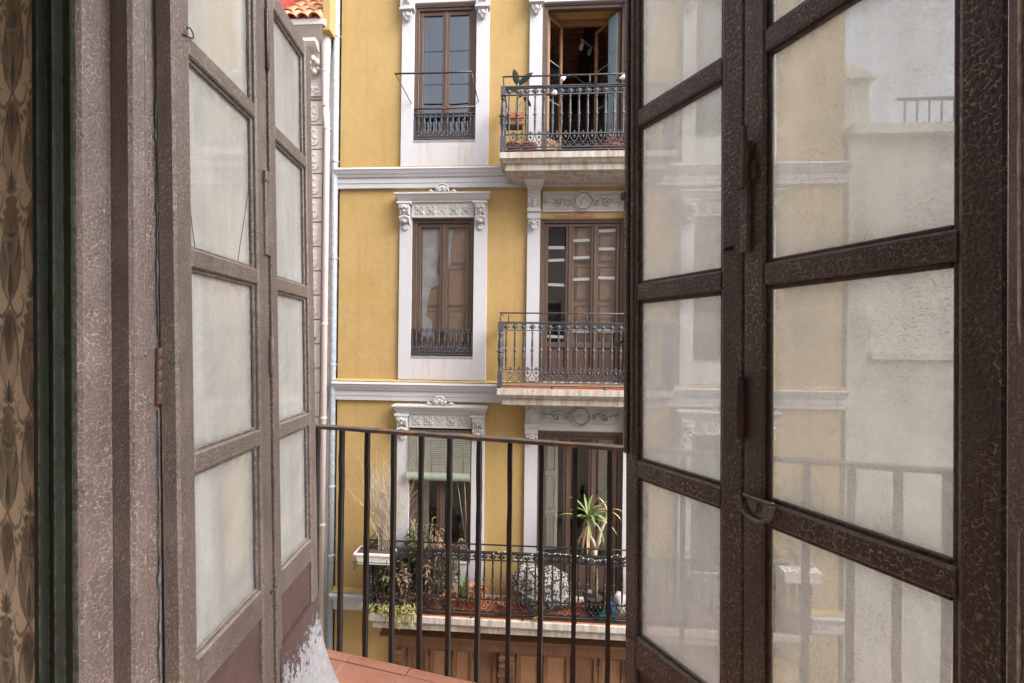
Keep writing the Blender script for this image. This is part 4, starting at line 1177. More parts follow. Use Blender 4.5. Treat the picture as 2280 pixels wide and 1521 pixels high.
# damask print, motif by motif
def damask():
    mt = {'d': [], 'm': []}
    def leaf(cx, cy, ang, L, W, n=9):
        out = []
        for i in range(n):
            t = i / (n - 1); out.append((t * L, W / 2 * math.sin(PI * t ** .8)))
        for i in range(n - 2, 0, -1):
            t = i / (n - 1); out.append((t * L, -W / 2 * math.sin(PI * t ** .8)))
        c, s = math.cos(ang), math.sin(ang)
        return [(cx + x * c - y * s, cy + x * s + y * c) for x, y in out]
    def strip(pts, w0, w1):
        n = len(pts); Lf, Rt = [], []
        for i, p in enumerate(pts):
            q = pts[min(i + 1, n - 1)]; o = pts[max(i - 1, 0)]; dx, dy = q[0] - o[0], q[1] - o[1]; l = math.hypot(dx, dy) or 1
            w = (w0 + (w1 - w0) * i / (n - 1)) * (.35 + .65 * math.sin(PI * min(1, .15 + i / (n - 1))))
            Lf.append((p[0] - dy / l * w, p[1] + dx / l * w)); Rt.append((p[0] + dy / l * w, p[1] - dx / l * w))
        return Lf, Rt
    sh = []            # (layer, polygon) for the right half, mirrored below; strips as quads
    def S(layer, pts, w0, w1):
        a, b = strip(pts, w0, w1)
        for i in range(len(a) - 1): sh.append((layer, [a[i], a[i + 1], b[i + 1], b[i]]))
    # soft filling behind the figures
    sh.append((1, leaf(0, .150, R(90), .17, .085))); sh.append((1, leaf(0, .275, R(90), .11, .075))); sh.append((1, leaf(0, .145, R(-90), .12, .070))); sh.append((1, leaf(.105, .02, R(90), .13, .05))); sh.append((1, leaf(.105, .19, R(90), .17, .05)))
    # crown at the top
    for k, (an, L, W) in enumerate(((90, .050, .016), (62, .046, .015), (35, .042, .014), (8, .036, .013))): sh.append((0, leaf(0.0, .385, R(an), L, W)))
    S(0, [(.0, .365), (.018, .372), (.034, .366), (.042, .378), (.038, .388)], .005, .003)
    # palmette
    for an, L in ((90, .062), (66, .058), (42, .052), (18, .044), (-8, .034)): sh.append((1, leaf(0, .300, R(an), L, .017)))
    S(0, [(0, .285), (.022, .288), (.040, .303), (.046, .325), (.036, .338), (.026, .330)], .006, .003)
    for an in (90, 55, 20): sh.append((0, leaf(0, .302, R(an), .03, .010)))
    # paired drops
    for r, ly, w in ((1.0, 0, .044), (.62, 1, .028)):
        cx, cy = .036, .230
        sh.append((ly, [(cx + w / 2 * math.cos(a) * r * (1 + .25 * math.sin(a)), cy + .046 * r * math.sin(a)) for a in [2 * PI * i / 14 for i in range(14)]]))
    S(0, [(.012, .272), (.030, .284), (.052, .276), (.062, .255), (.058, .225), (.044, .190), (.022, .170), (.004, .162)], .005, .006)
    sh.append((0, leaf(0, .165, R(90), .075, .026))); sh.append((1, leaf(0, .172, R(90), .05, .014)))
    # lower scrolls
    S(0, [(.0, .160), (.02, .140), (.045, .128), (.07, .135), (.082, .155), (.074, .172), (.060, .168)], .006, .004)
    S(1, [(.004, .142), (.03, .112), (.06, .100), (.092, .112), (.104, .140)], .009, .004)
    for k in range(5): sh.append((0, leaf(.028 + .017 * k, .112 - .004 * k + .003 * k * k, R(-60 + 22 * k), .028, .013)))
    for an, L in ((-90, .085), (-68, .068), (-45, .055), (-20, .045)): sh.append((1, leaf(0, .132, R(an), L, .020)))
    sh.append((0, leaf(0, .122, R(-90), .05, .012)))
    # side sprays of the half-drop motif
    S(0, [(.105, .02), (.085, .045), (.082, .075), (.096, .090), (.105, .080)], .007, .004)
    S(0, [(.105, .33), (.088, .30), (.078, .26), (.086, .225), (.102, .215)], .008, .004)
    for k in range(4): sh.append((1, leaf(.098 - .004 * k, .30 - .022 * k, R(160 + 14 * k), .026, .013)))
    for k in range(3): sh.append((1, leaf(.096, .03 + .02 * k, R(140 - 20 * k), .026, .012)))
    return sh
DAM = damask()
PD = .43
pm = MB()
for col in range(-2, 10):
    for row in range(8):
        cx = -.2875 - col * .068; z0_ = -.36 + row * PD + (PD / 2 if col % 2 else 0) - .065
        for layer, poly in DAM:
            for s in (1, -1):
                q = [(cx + s * x * .52, z0_ + y) for x, y in poly]
                if s < 0: q = q[::-1]
                if max(p[1] for p in q) > 2.98 or min(p[1] for p in q) < .02 or max(p[0] for p in q) > -.152: continue
                pm.cur = layer
                yy = -.0822 - .0002 * (2 - layer)
                pm.add([(p[0], yy, p[1]) for p in q], [tuple(range(len(q)))])
tag(ob('wallpaper_print', pm, ['paper_dark', 'paper_mid'], wp), kind='stuff')

# ---------- the fixed door frame
DF = empty('door_frame', own(0, 0), (0, 0, 0))
LEAN_L = -.0245
DF.matrix_world = Matrix.Translation(own(0, 0)) @ Matrix.Rotation(OTH, 4, 'Z')
tag(DF, 'old brown wooden door frame with crackled paint round the balcony opening', 'door frame')
def lean_piece(name, poly, mat, z0=0, z1=HO, lean=LEAN_L, par=DF, n=1):
    """upright with cross-section poly (p, n), out of plumb by lean"""
    m = MB(); vs = []; k = len(poly)
    for z in (z0, z1):
        for p in poly: vs.append((p[0] + lean * (z - 1.378), p[1], z))
    fs = [(i, (i + 1) % k, k + (i + 1) % k, k + i) for i in range(k)] + [tuple(range(k))[::-1], tuple(range(k, 2 * k))]
    m.add(vs, fs); return ob(name, m, mat, par)
lean_piece('jamb', [(-.12, -.052), (-.002, -.052), (.004, -.046), (.004, -.026), (.000, -.022), (.000, .004), (-.12, .004)], 'frame_paint')
lean_piece('jamb', [(-.145, -.104), (-.054, -.104), (-.048, -.098), (-.048, -.0525), (-.145, -.0525)], 'frame_paint')
lean_piece('casing', [(-.150, -.0825), (-.150, -.106), (-.142, -.120), (-.126, -.122), (-.120, -.110), (-.108, -.112), (-.094, -.120), (-.084, -.122), (-.076, -.111), (-.058, -.110), (-.054, -.1045), (-.146, -.1045)], 'casing_paint')
lean_piece('jamb', [(1.383, -.006), (1.383, -.046), (1.389, -.052), (1.52, -.052), (1.52, -.006)], 'frame_paint', lean=-.008)
lean_piece('jamb', [(1.452, -.0525), (1.452, -.098), (1.458, -.104), (1.56, -.104), (1.56, -.0525)], 'frame_paint', lean=-.008)
lean_piece('casing', [(1.458, -.1045), (1.462, -.114), (1.49, -.126), (1.55, -.124), (1.57, -.108), (1.57, -.0825)], 'casing_paint', lean=-.008)
m = MB(); m.box(-.10, 1.50, -.104, -.002, HO - .12, HO); ob('head', m, 'frame_paint', DF)
lean_piece('gap_backing', [(-.03, .0045), (.018, .0045), (.018, .010), (-.03, .010)], 'dark_backing')  # dark backing strip added to close the light gap beside the hinge
# paint and putty oozed along the hinge line
m = MB(); pts = []; rs = []
for k in range(150):
    z = .10 + k * .0165
    if 1.24 < z < 1.38:
        if pts: m.tube(pts, rs, 5); pts = []; rs = []
        continue
    pts.append((.006 + LEAN_L * (z - 1.378) + rnd.uniform(-.0012, .0012), -.004 + rnd.uniform(-.0012, .0012), z)); rs.append(.0006 + .0022 * rnd.random() ** 2 + (.0018 * rnd.random() if .70 < z < .95 else 0))
m.tube(pts, rs, 6); ob('putty_seam', m, 'putty', DF)
m = MB(); pts = []; rs = []
for k in range(60):
    z = .25 + k * .04
    if 1.15 < z < 1.40: pts.append((1.3850, -.022, z)); rs.append(.0004); continue
    pts.append((1.3830 - .008 * (z - 1.378), -.0225 + rnd.uniform(-.0008, .0008), z)); rs.append(.0018 + .0016 * rnd.random())
m.tube(pts, rs, 5); ob('flaked_edge', m, 'flaked_white', DF)
# hinge of the left door
m = MB(); zc = 1.378 - .072
m.cbox(.0030, .0056, -.042, -.008, zc - .058, zc + .058, .0004)
hp = ob('hinge_plate', m, 'frame_paint', DF, (0, 0, 0))
for k in range(5):
    m = MB(); m.lathe([(.0055, 0), (.0068, .002), (.0068, .0205), (.0055, .0225)], 10); ob('knuckle', m, 'rusty_iron', hp, (.010, -.004, zc - .058 + k * .0233))
for dz in (-.043, .045):
    m = MB(); m.lathe([(.005, 0), (.005, .0015), (.003, .003), (.001, .003)], 8, (0, 0, 0), 'x'); ob('screw', m, 'frame_paint', hp, (.0052, -.026, zc + dz))

# ---------- the folding doors
T = .036
def leaf(door, name, w, s, rails, top, x0, mats, glass, sw=(.050, .056), bottom=.02, flare=None, rot=0., y0=0.):
    """leaf in door coordinates: x along the leaf, visible face y=0, body towards s*y"""
    P, PG = mats
    def Y(a, b): return (min(s * a, s * b), max(s * a, s * b))
    m = MB(); y_0, y_1 = Y(0, T)
    m.cbox(0, sw[0], y_0, y_1, bottom, top, .004)
    m.cbox(w - sw[1], w, y_0, y_1, bottom, top, .004)
    lf = ob(name, m, P, door, (x0, y0, 0), (0, 0, rot))
    zs = [(top - .055, top - .001)] + [(z - h / 2, z + h / 2) for z, h in rails] + [(bottom + .001, bottom + .13)]
    for i, (a, b) in enumerate(zs):
        m = MB(); q0, q1 = Y(.0015, T - .0015)
        m.cbox(sw[0] - .002, w - sw[1] + .002, q0, q1, a, b, .004)
        ob('rail', m, P + '_across', lf)
    gx0, gx1 = sw[0], w - sw[1]
    for i in range(len(zs) - 2):
        z0_, z1_ = zs[i + 1][1], zs[i][0]
        m = MB(); q0, q1 = Y(.0195, .0225); m.box(gx0 - .001, gx1 + .001, q0, q1, z0_ - .001, z1_ + .001)
        ob('pane', m, glass, lf)
        # glazing bead round the pane
        m = MB(); q0, q1 = Y(.010, .0185); bw = .008
        m.cbox(gx0 - .001, gx0 + bw, q0, q1, z0_, z1_, .002); m.cbox(gx1 - bw, gx1 + .001, q0, q1, z0_, z1_, .002)
        m.cbox(gx0 + bw, gx1 - bw, q0, q1, z0_ - .001, z0_ + bw, .002); m.cbox(gx0 + bw, gx1 - bw, q0, q1, z1_ - bw, z1_ + .001, .002)
        ob('glazing_bead', m, PG, lf)
    z0_, z1_ = zs[-1][1], zs[-2][0]
    m = MB(); q0, q1 = Y(.012, .026); m.box(gx0 - .001, gx1 + .001, q0, q1, z0_ - .001, z1_ + .001)
    ob('lower_panel', m, 'peeling_paint' if flare else 'brown_panel', lf)
    if flare:
        n = 12; poly = []
        for k in range(n + 1):
            t = k / n; poly.append((-s * flare * t ** 2.2 - s * .0005, .46 - .34 * t))
        poly += [(s * .010, .12), (s * .010, .46)]
        m = MB(); m.prism(poly, 'x', sw[0] * .6, w + .002); ob('weather_board', m, 'peeling_paint', lf)
    return lf
def fix(o, M4): o.matrix_world = M4
# left door: two leaves standing straight out over the balcony
LL = -.026
LD = empty('folding_door')
fix(LD, Matrix.Translation((-.688 - LL * 1.378, .876, FL)) @ Matrix.Rotation(LL, 4, 'Y') @ Matrix.Rotation(R(92.6), 4, 'Z'))
tag(LD, 'left folding balcony door with greyish crackled brown paint and milky panes', 'door')
RL = [(.642, .042), (.182, .042), (-.2655, .045), (-.727, .078)]
rl_ = [(v + 1.378, h) for v, h in RL]
l1 = leaf(LD, 'leaf', .366, 1, rl_, 2.455, 0, ('door_paint_grey', 'door_paint'), 'milky_glass')
l2 = leaf(LD, 'leaf', .312, 1, [(z - .004, h) for z, h in rl_], 2.445, .368, ('door_paint_grey', 'door_paint'), 'milky_glass', (.050, .048), flare=.075)
# right door: hinged near the camera on the right
RD = empty('folding_door')
ra = math.atan2(.853 - .529, .4626 - .6125)
fix(RD, Matrix.Translation((.6125 + .009 * 1.378, .529, FL)) @ Matrix.Rotation(-.009, 4, 'Y') @ Matrix.Rotation(ra, 4, 'Z'))
tag(RD, 'right folding balcony door with dark brown crackled paint and dusty speckled panes', 'door')
RR = [(.590, .043), (.142, .043), (-.313, .043), (-.785, .082)]
rr_ = [(v + 1.378, h) for v, h in RR]
rb = leaf(RD, 'leaf', .357, -1, rr_, 2.43, 0, ('door_paint', 'dark_door_bead'), 'speckled_glass', (.044, .042))
ra2 = math.atan2(1.1295 - .853, .3008 - .4626)
rA = leaf(RD, 'leaf', .320, -1, rr_, 2.425, .358, ('door_paint', 'dark_door_bead'), 'dusty_glass', (.048, .038), rot=ra2 - ra)

m = MB()
for x0_, x1_, h_ in ((.306, .3185, .010), (.290, .300, .006)): m.cbox(x0_, x1_, -.001, h_, 1.10, 2.42, .003)
ob('astragal', m, 'door_paint', rA)
m = MB(); m.cbox(.3675, .3715, -.006, .012, .05, 2.40, .001); ob('fold_strip', m, 'door_paint', LD)

# ---------- ironmongery
def on_leaf(name, mb, mat, lf, x, z, y=0.): return ob(name, mb, mat, lf, (x, y, z))
def hook_mesh(r=.010, t=.0016):
    m = MB(); m.tube([(-.012, 0, -.004), (0, -.006, -.003)] + [(r * math.sin(a), -.008, -r * math.cos(a) + .007) for a in [k * .5 for k in range(10)]], t, 6); return m
on_leaf('hook', hook_mesh(), 'dark_steel', l1, .040, .655 + 1.378)
# fold hinge barrels and espagnolette bolt on the left door
m = MB(); m.lathe([(.004, -.055), (.008, -.05), (.008, .05), (.004, .055)], 10); on_leaf('hinge', m, 'door_paint_grey', l1, .365, 1.378 - .04, -.006)
m = MB(); m.lathe([(.003, -.09), (.006, -.085), (.006, .085), (.003, .09)], 10); on_leaf('hinge', m, 'dark_steel', l1, .365, 1.378 + .88, -.004)
m = MB(); m.cbox(-.012, .012, -.008, .001, -.11, .11, .002); m.cbox(-.016, .006, -.012, .001, .10, .13, .002); on_leaf('bolt', m, 'door_paint_grey', l1, .352, 1.378 + .36)
for lf, x in ((l1, .352), (l2, .010)):
    m = MB(); m.lathe([(.006, 0), (.006, .002), (.003, .003), (.001, .001)], 10, (0, 0, 0), 'y'); on_leaf('screw', m, 'dark_steel', lf, x, 1.378 - .72)
m = MB(); m.tube([(0, 0, 0), (.012, -.002, .004), (.020, -.002, .012), (.022, -.002, .022)], .0035, 6); m.tube([(0, 0, 0), (.004, -.001, -.05)], .003, 5)
on_leaf('catch', m, 'rusty_iron', l2, .312, 1.378 - .0, .010)
# cracks in a left pane: two wires of filler
m = MB(); m.tube([(.055, .017, 1.80), (.065, .0175, 1.72), (.075, .018, 1.64), (.085, .018, 1.585)], .0008, 4); on_leaf('glass_crack', m, 'putty', l1, 0, 0)
m = MB(); m.tube([(.30, .018, 1.80), (.28, .018, 1.72), (.255, .018, 1.63), (.245, .018, 1.585)], .0007, 4); on_leaf('glass_crack', m, 'dark_steel', l1, 0, 0)
# right door (visible side is +y)
m = MB(); m.lathe([(.004, -.064), (.0085, -.058), (.0085, .058), (.004, .064)], 12); on_leaf('hinge', m, 'rusty_door_iron', rb, .358, 1.378 - .118, .008)
m = MB(); m.cbox(-.008, .008, -.001, .012, -.12, .10, .002); on_leaf('bolt', m, 'door_paint', rb, .349, 1.378 + .31)
m = MB(); m.tube([(0, .016, .10), (0, .016, -.02)], .0045, 8); m.cbox(-.016, .012, -.001, .010, -.005, .03, .002); m.tube([(0, .016, -.02), (.016, .022, -.022)], .003, 6); on_leaf('latch', m, 'rusty_iron', rb, .344, 1.378 + .335)
m = MB(); m.cbox(-.006, .012, -.002, .012, -.01, .01, .002); m.tube([(.0, .004, -.035), (.0, .008, .0)], .003, 5); on_leaf('catch', m, 'dark_steel', rA, .318, 1.378 + .40)
m = MB(); m.tube([(0, .002, 0), (.018, .006, -.010)], .0045, 6); m.cbox(.016, .045, .003, .007, -.020, -.006, .001); on_leaf('catch', m, 'rusty_iron', rA, .316, 1.378 + .022)
m = hook_mesh(.008, .0013)
for v in m.v[:]: pass
m.v = [(x, -y, z) for x, y, z in m.v]
on_leaf('hook', m, 'dark_steel', rA, .306, 1.378 + .52)
m2 = MB(); m2.v = list(m.v); m2.f = m.f; m2.sm = m.sm; m2.mi = m.mi
on_leaf('hook', m2, 'dark_steel', rA, .300, 1.378 - .75)
# keyhole slot: a black plate painted for the dark of the hole
m = MB(); m.box(-.010, .010, -.0002, .0012, -.004, .004); on_leaf('slot', m, 'void_shade', rA, .030, 1.378 + .205)
# half-moon drop handle
hd = MB()
hd.prism([(-.030, .004), (.030, .004), (.030, -.002), (.026, -.018), (.014, -.030), (0, -.034), (-.014, -.030), (-.026, -.018), (-.030, -.002)], 'y', 0, .005)
hd.cbox(-.031, .031, .0, .010, .002, .009, .002)
hd.tube([(-.0, .008, -.002), (-.002, .013, -.010), (0, .008, -.018)], .003, 6)
hob = on_leaf('drop_handle', hd, 'dull_brass', rb, .322, 1.378 - .295)
m = MB(); m.tube([(.034 * math.cos(a), .012, .034 * math.sin(a)) for a in [PI + PI * k / 14 for k in range(15)]], .0045, 6); m.lump((.034, .012, .0), (.006, .006), .006, 6, 4); m.lump((-.034, .012, 0), (.006, .006), .006, 6, 4)
on_leaf('handle_ring', m, 'dull_brass', hob, 0, 0)

# ------------------------------------------------------------------ own balcony: tiled floor and iron railing
BF = empty('balcony_floor', own(0, 0), (0, 0, OTH)); tag(BF, kind='structure')
m = MB(); m.box(-1.1, 2.75, .021, .935, -.16, -.022); ob('slab', m, 'own_plaster', BF)
tm = MB(); tm.cbox(.001, .279, .001, .279, -.0215, 0, .002); TM = mk(tm, 'tile', 'floor_tile')
for i in range(14):
    for j in range(3):
        ob('tile', TM, None, BF, (-1.12 + i * .28 + .065, .10 + j * .28, rnd.uniform(-.0012, .0006)))
tm = MB(); tm.prism([(.0025, -.021), (.0025, 0), (.010, 0.001), (.045, -.002), (.058, -.010), (.060, -.021)], 'x', .0025, .2775); TE = mk(tm, 'edge_tile', 'floor_tile')
for i in range(14): ob('edge_tile', TE, None, BF, (-1.12 + i * .28 + .065, .94 - .002, rnd.uniform(-.001, .0005)))
BR = empty('balcony_railing', own(0, 0), (0, 0, OTH))
tag(BR, 'dark wrought iron balcony railing with square bars and a rusty flat top rail', 'railing')
RN = 1.022; RZ = .988
def wavy_bar(a, b, w, h, n, j, seed):
    r2 = random.Random(seed); m = MB(); vs = []; fs = []
    a = Vector(a); b = Vector(b); d = (b - a).normalized()
    sd = d.cross(Vector((0, 0, 1))) if abs(d.z) < .9 else Vector((1, 0, 0)); sd.normalize(); up = sd.cross(d)
    for i in range(n + 1):
        t = i / n; p = a + (b - a) * t + sd * r2.uniform(-j, j) + up * r2.uniform(-j, j)
        k = 1 + r2.uniform(-.06, .06); tw = r2.uniform(-.03, .03)
        c, s_ = math.cos(tw), math.sin(tw)
        for x, y in ((-w, -h), (w, -h), (w, h), (-w, h)):
            vs.append(p + sd * ((x * c - y * s_) * k / 2) + up * ((x * s_ + y * c) * k / 2))
    for i in range(n):
        for q in range(4): fs.append((i * 4 + q, i * 4 + (q + 1) % 4, i * 4 + 4 + (q + 1) % 4, i * 4 + 4 + q))
    fs += [(3, 2, 1, 0), (n * 4, n * 4 + 1, n * 4 + 2, n * 4 + 3)]
    return m.add(vs, fs, False)
ob('top_rail', wavy_bar((-1.05, RN, RZ), (2.70, RN, RZ), .042, .014, 60, .0010, 1), 'rail_iron', BR)
for p in (-1.03, 2.68): ob('side_rail', wavy_bar((p, .03, RZ - .002), (p, RN - .022, RZ - .002), .042, .014, 14, .001, 2), 'rail_iron', BR)
ob('bottom_rail', wavy_bar((-1.05, RN, -.10), (2.70, RN, -.10), .030, .012, 40, .0010, 3), 'bar_iron', BR)
variants = []
for k in range(4): variants.append(mk(wavy_bar((0, 0, -.11), (0, 0, RZ - .0075), .0185, .0185, 16, .0011, 10 + k), 'bar', 'bar_iron'))
for k in range(-5, 23):
    p = -.312 + k * .1325
    ob('bar', variants[k % 4], None, BR, (p, RN, 0), (0, 0, R(rnd.uniform(-7, 7))))
for p in (-1.03, 2.68):
    for k in range(6): ob('bar', variants[k % 4], None, BR, (p, .14 + k * .15, 0))

# ------------------------------------------------------------------ things on the balconies across the street
def place(name, u, d, v, label, cat, group=None, rz=0):
    x, y, z = in_front(u, -d, Z(v)); o = empty(name, (x, y, z), (0, 0, FTH + rz)); tag(o, label, cat, group); return o
LF = LV['low'] + .027                                  # floor of the long balcony
def pot_mesh(r, h, rim=True, n=14):
    m = MB()
    pr = [(r * .68, 0), (r * .95, h * .80), (r * 1.08, h * .80), (r * 1.08, h), (r * .96, h), (r * .92, h * .88), (.001, h * .88)] if rim else [(r * .74, 0), (r, h), (r * 1.04, h), (r * .95, h), (r * .92, h * .9), (.001, h * .9)]
    m.lathe(pr, n); return m
def soil(par, r, h):
    m = MB(); m.lathe([(r * .9, h * .885), (r * .6, h * .91), (.001, h * .93)], 12); ob('soil', m, 'soil', par)
def leafy(par, n, h, spread, leafL, leafW, mat, stemmat, r0=.05, seed=1, dens=16, base=.0, droop=.4):
    r2 = random.Random(seed); st = MB(); lv = MB()
    for k in range(n):
        a = r2.uniform(0, 2 * PI); rr = r2.uniform(0, r0); hh = h * r2.uniform(.55, 1.05)
        p0 = Vector((rr * math.cos(a), rr * math.sin(a), base)); tip = p0 + Vector((math.cos(a) * spread * r2.uniform(.2, 1), math.sin(a) * spread * r2.uniform(.2, 1), hh))
        mid = (p0 + tip) / 2 + Vector((r2.uniform(-.03, .03), r2.uniform(-.03, .03), .02))
        P = [p0 * (1 - t) ** 2 + mid * 2 * t * (1 - t) + tip * t * t for t in [i / 6 for i in range(7)]]
        st.tube(P, [.005 - .0005 * i for i in range(7)], 4)
        for q in range(dens):
            t = .15 + .85 * (q + r2.random()) / dens; i = min(5, int(t * 6)); p = P[i].lerp(P[i + 1], t * 6 - i)
            b = r2.uniform(0, 2 * PI); e = r2.uniform(-.1, .9)
            lv.blade(p, (math.cos(b), math.sin(b), e), leafL * r2.uniform(.6, 1.15), leafW * r2.uniform(.7, 1.2), droop * r2.uniform(.4, 1.6), 3)
    ob('stem', st, stemmat, par); return ob('foliage', lv, mat, par)

# rectangular planter hung on the left corner, with a dry shrub
o = place('planter_box', -.83, .66, LV['low'] + .80, 'white plastic planter hung outside the left corner of the long black railing', 'planter')
m = MB(); L, W, H = .26, .10, .16
for a, b in (((-L * .9, L * .9, -W * .8, W * .8, 0), (-L, L, -W, W, H)),): m.fru(a, b)
m.box(-L - .02, L + .02, -W - .02, -W, H - .02, H + .006); m.box(-L - .02, L + .02, W, W + .02, H - .02, H + .006); m.box(-L - .02, -L, -W, W, H - .02, H + .006); m.box(L, L + .02, -W, W, H - .02, H + .006)
ob('trough', m, 'white_plastic', o)
m = MB(); m.box(-L + .002, L - .002, -W + .002, W - .002, H + .001, H + .004); ob('soil', m, 'soil', o)
m = MB()
m.tube([(-L - .05, -W - .03, .05), (L + .03, -W - .03, .05), (L + .03, W + .02, .05)], .006, 5)
for x in (-L - .0, L - .05): m.tube([(x, -W - .032, .10), (x, -W - .034, -.05), (x, W, -.05)], .006, 5)
ob('wire_holder', m, 'black_iron', o)
o = place('dry_shrub', -.72, .64, LV['low'] + .97, 'tall dry leafless straw coloured shrub standing in the white planter', 'shrub')
r2 = random.Random(5); m = MB()
def twig(p, d, L, r, lev):
    pts = [p]; q = p.copy(); dd = d.copy()
    for i in range(4):
        dd = (dd + Vector((r2.uniform(-.16, .16), r2.uniform(-.16, .16), r2.uniform(-.02, .16)))).normalized(); q = q + dd * (L / 4); pts.append(q.copy())
    m.tube(pts, [r, r * .85, r * .7, r * .5, r * .3], 3, cap=False)
    if lev:
        for i in (1, 2, 3, 4):
            for _ in range(2 if lev > 1 else 1):
                e = (dd + Vector((r2.uniform(-.8, .8), r2.uniform(-.6, .6), r2.uniform(-.1, .5)))).normalized(); twig(pts[i], e, L * r2.uniform(.35, .6), r * .6, lev - 1)
for k in range(22): twig(Vector((r2.uniform(-.10, .16), r2.uniform(-.04, .04), 0)), Vector((r2.uniform(-.28, .28), r2.uniform(-.15, .15), 1)).normalized(), r2.uniform(.5, 1.0), .0055, 2)
ob('branches', m, 'straw', o)
m = MB(); m.tube([(-.02, -.02, 0), (-.01, -.03, .35), (-.02, -.03, .80)], .005, 5)
for k in range(9): m.lump((-.02 + r2.uniform(-.05, .05), -.03 + r2.uniform(-.04, .04), .80 + r2.uniform(-.02, .03)), (.02, .02), .015, 5, 4)
ob('seed_head', m, 'seed_head', o)

def potted(name, u, d, r, h, label, mat='terracotta', cat='plant', rim=True, group=None):
    o = place(name, u, d, LF, label, cat, group); ob('pot', pot_mesh(r, h, rim), mat, o); soil(o, r, h); return o
o = potted('potted_plant', -.66, .40, .13, .24, 'bushy olive green plant in a terracotta pot under the white planter')
leafy(o, 34, .68, .26, .11, .044, 'olive_leaf', 'olive_leaf', .10, 11, 22, .20)
o = potted('potted_plant', -.28, .36, .13, .24, 'tall spiky grey green succulent in a terracotta pot before the window left edge')
leafy(o, 26, 1.08, .22, .12, .036, 'olive_leaf', 'straw', .10, 12, 30, .20, .2)
o = potted('potted_plant', .00, .40, .14, .24, 'withered brown and green stems in a broad terracotta pot below the blind')
leafy(o, 16, .86, .22, .11, .030, 'seed_head', 'straw', .08, 13, 20, .20, .7)
leafy(o, 10, .62, .20, .10, .04, 'green_leaf', 'straw', .08, 14, 12, .20, .5)
o = potted('potted_plant', .22, .42, .10, .20, 'dry plant bent right with big rusty brown flower heads in a small pot')
r2 = random.Random(8); m = MB(); hd_ = MB()
for k, (dx, hh, n) in enumerate(((.03, .88, 34), (.17, .95, 46), (.20, .86, 38), (.10, .84, 20))):
    m.tube([(0, 0, .18), (dx * .3, -.02, .5), (dx, -.03, hh)], [.006, .005, .003], 5)
    for _ in range(n):
        b = Vector((r2.gauss(0, 1), r2.gauss(0, 1), r2.gauss(0, 1))).normalized()
        hd_.blade((dx + b.x * .05, -.03 + b.y * .04, hh + .03 + b.z * .055), b, .035, .022, .3, 2)
ob('stem', m, 'straw', o); ob('flower_head', hd_, 'seed_head', o)
o = potted('potted_plant', .39, .36, .09, .17, 'green aloe with upright pointed leaves in a small pot beside the orange pot')
m = MB(); r2 = random.Random(4)
for k in range(12): a = r2.uniform(0, 2 * PI); m.blade((.02 * math.cos(a), .02 * math.sin(a), .14), (math.cos(a) * .35, math.sin(a) * .35, 1), r2.uniform(.22, .38), .035, .25, 4)
ob('foliage', m, 'green_leaf', o)
o = place('garden_stake', .33, .33, LF, 'thin garden stake with a teal cap between the pots', 'stake')
m = MB(); m.tube([(0, 0, 0), (0, 0, .46)], .007, 6); ob('rod', m, 'reed_green', o); m = MB(); m.lathe([(.02, .44), (.024, .47), (.024, .53), (.016, .55), (.001, .55)], 8); ob('cap', m, 'teal_plastic', o)
o = potted('potted_plant', .57, .34, .135, .28, 'bright orange plastic pot with dry grass hanging over its rim', 'orange_plastic', rim=False)
m = MB(); r2 = random.Random(6)
for k in range(30): a = r2.uniform(0, 2 * PI); m.blade((.05 * math.cos(a), .05 * math.sin(a), .26), (math.cos(a), math.sin(a), r2.uniform(.4, 1.6)), r2.uniform(.12, .24), .010, 1.6, 4)
ob('foliage', m, 'dead_leaf', o)
o = place('plant_saucer', 1.02, .40, LF, 'terracotta saucer with a low pot standing between the orange pot and the cloth bundle', 'saucer')
m = MB(); m.lathe([(.11, 0), (.15, .035), (.155, .035), (.12, .012), (.001, .012)], 16); ob('dish', m, 'terracotta', o); m = MB(); m.lathe([(.07, .013), (.09, .12), (.10, .12), (.085, .11), (.001, .10)], 14); ob('pot', m, 'terracotta', o)
o = potted('potted_plant', -.46, .46, .11, .20, 'small bushy brownish plant in a terracotta pot between the olive plant and the succulent')
leafy(o, 22, .52, .20, .09, .036, 'seed_head', 'straw', .08, 71, 16, .17); leafy(o, 14, .56, .18, .10, .04, 'olive_leaf', 'straw', .08, 72, 16, .17)
o = potted('potted_plant', .12, .28, .12, .22, 'leafy green plant in a terracotta pot behind the rusty flower heads')
leafy(o, 18, .62, .16, .10, .042, 'olive_leaf', 'straw', .08, 73, 18, .19); leafy(o, 6, .5, .16, .10, .04, 'green_leaf', 'straw', .08, 74, 12, .19)
# trailing plant over the slab edge
o = place('trailing_plant', -.62, .56, LF, 'yellow green trailing stonecrop spilling through the railing foot over the slab edge', 'plant')
r2 = random.Random(21); st = MB(); lv = MB()
for k in range(60):
    x = r2.uniform(-.34, .42); long_ = r2.random() < .22
    p = Vector((x, r2.uniform(.0, .10), .02 + r2.uniform(0, .10))); pts = [p.copy()]
    d = Vector((r2.uniform(-.6, .6), -1, r2.uniform(.0, .7))).normalized()
    for i in range(6 if long_ else 4):
        p = p + d * .05; d = (d + Vector((r2.uniform(-.25, .25), .12, -.55 if long_ else -.28))).normalized(); pts.append(p.copy())
    st.tube(pts, .0025, 3)
    for q in pts[1:]:
        for _ in range(5): b = Vector((r2.gauss(0, 1), r2.gauss(0, 1), r2.gauss(.3, 1))).normalized(); lv.blade(q, b, r2.uniform(.02, .038), .016, .3, 2)
ob('stem', st, 'straw', o); ob('foliage', lv, 'sedum_leaf', o)
o = place('wild_seedling', 1.52, .60, LF - .02, 'small green weed sprouting from the slab edge near the cloth bundle', 'plant')
m = MB(); r2 = random.Random(9)
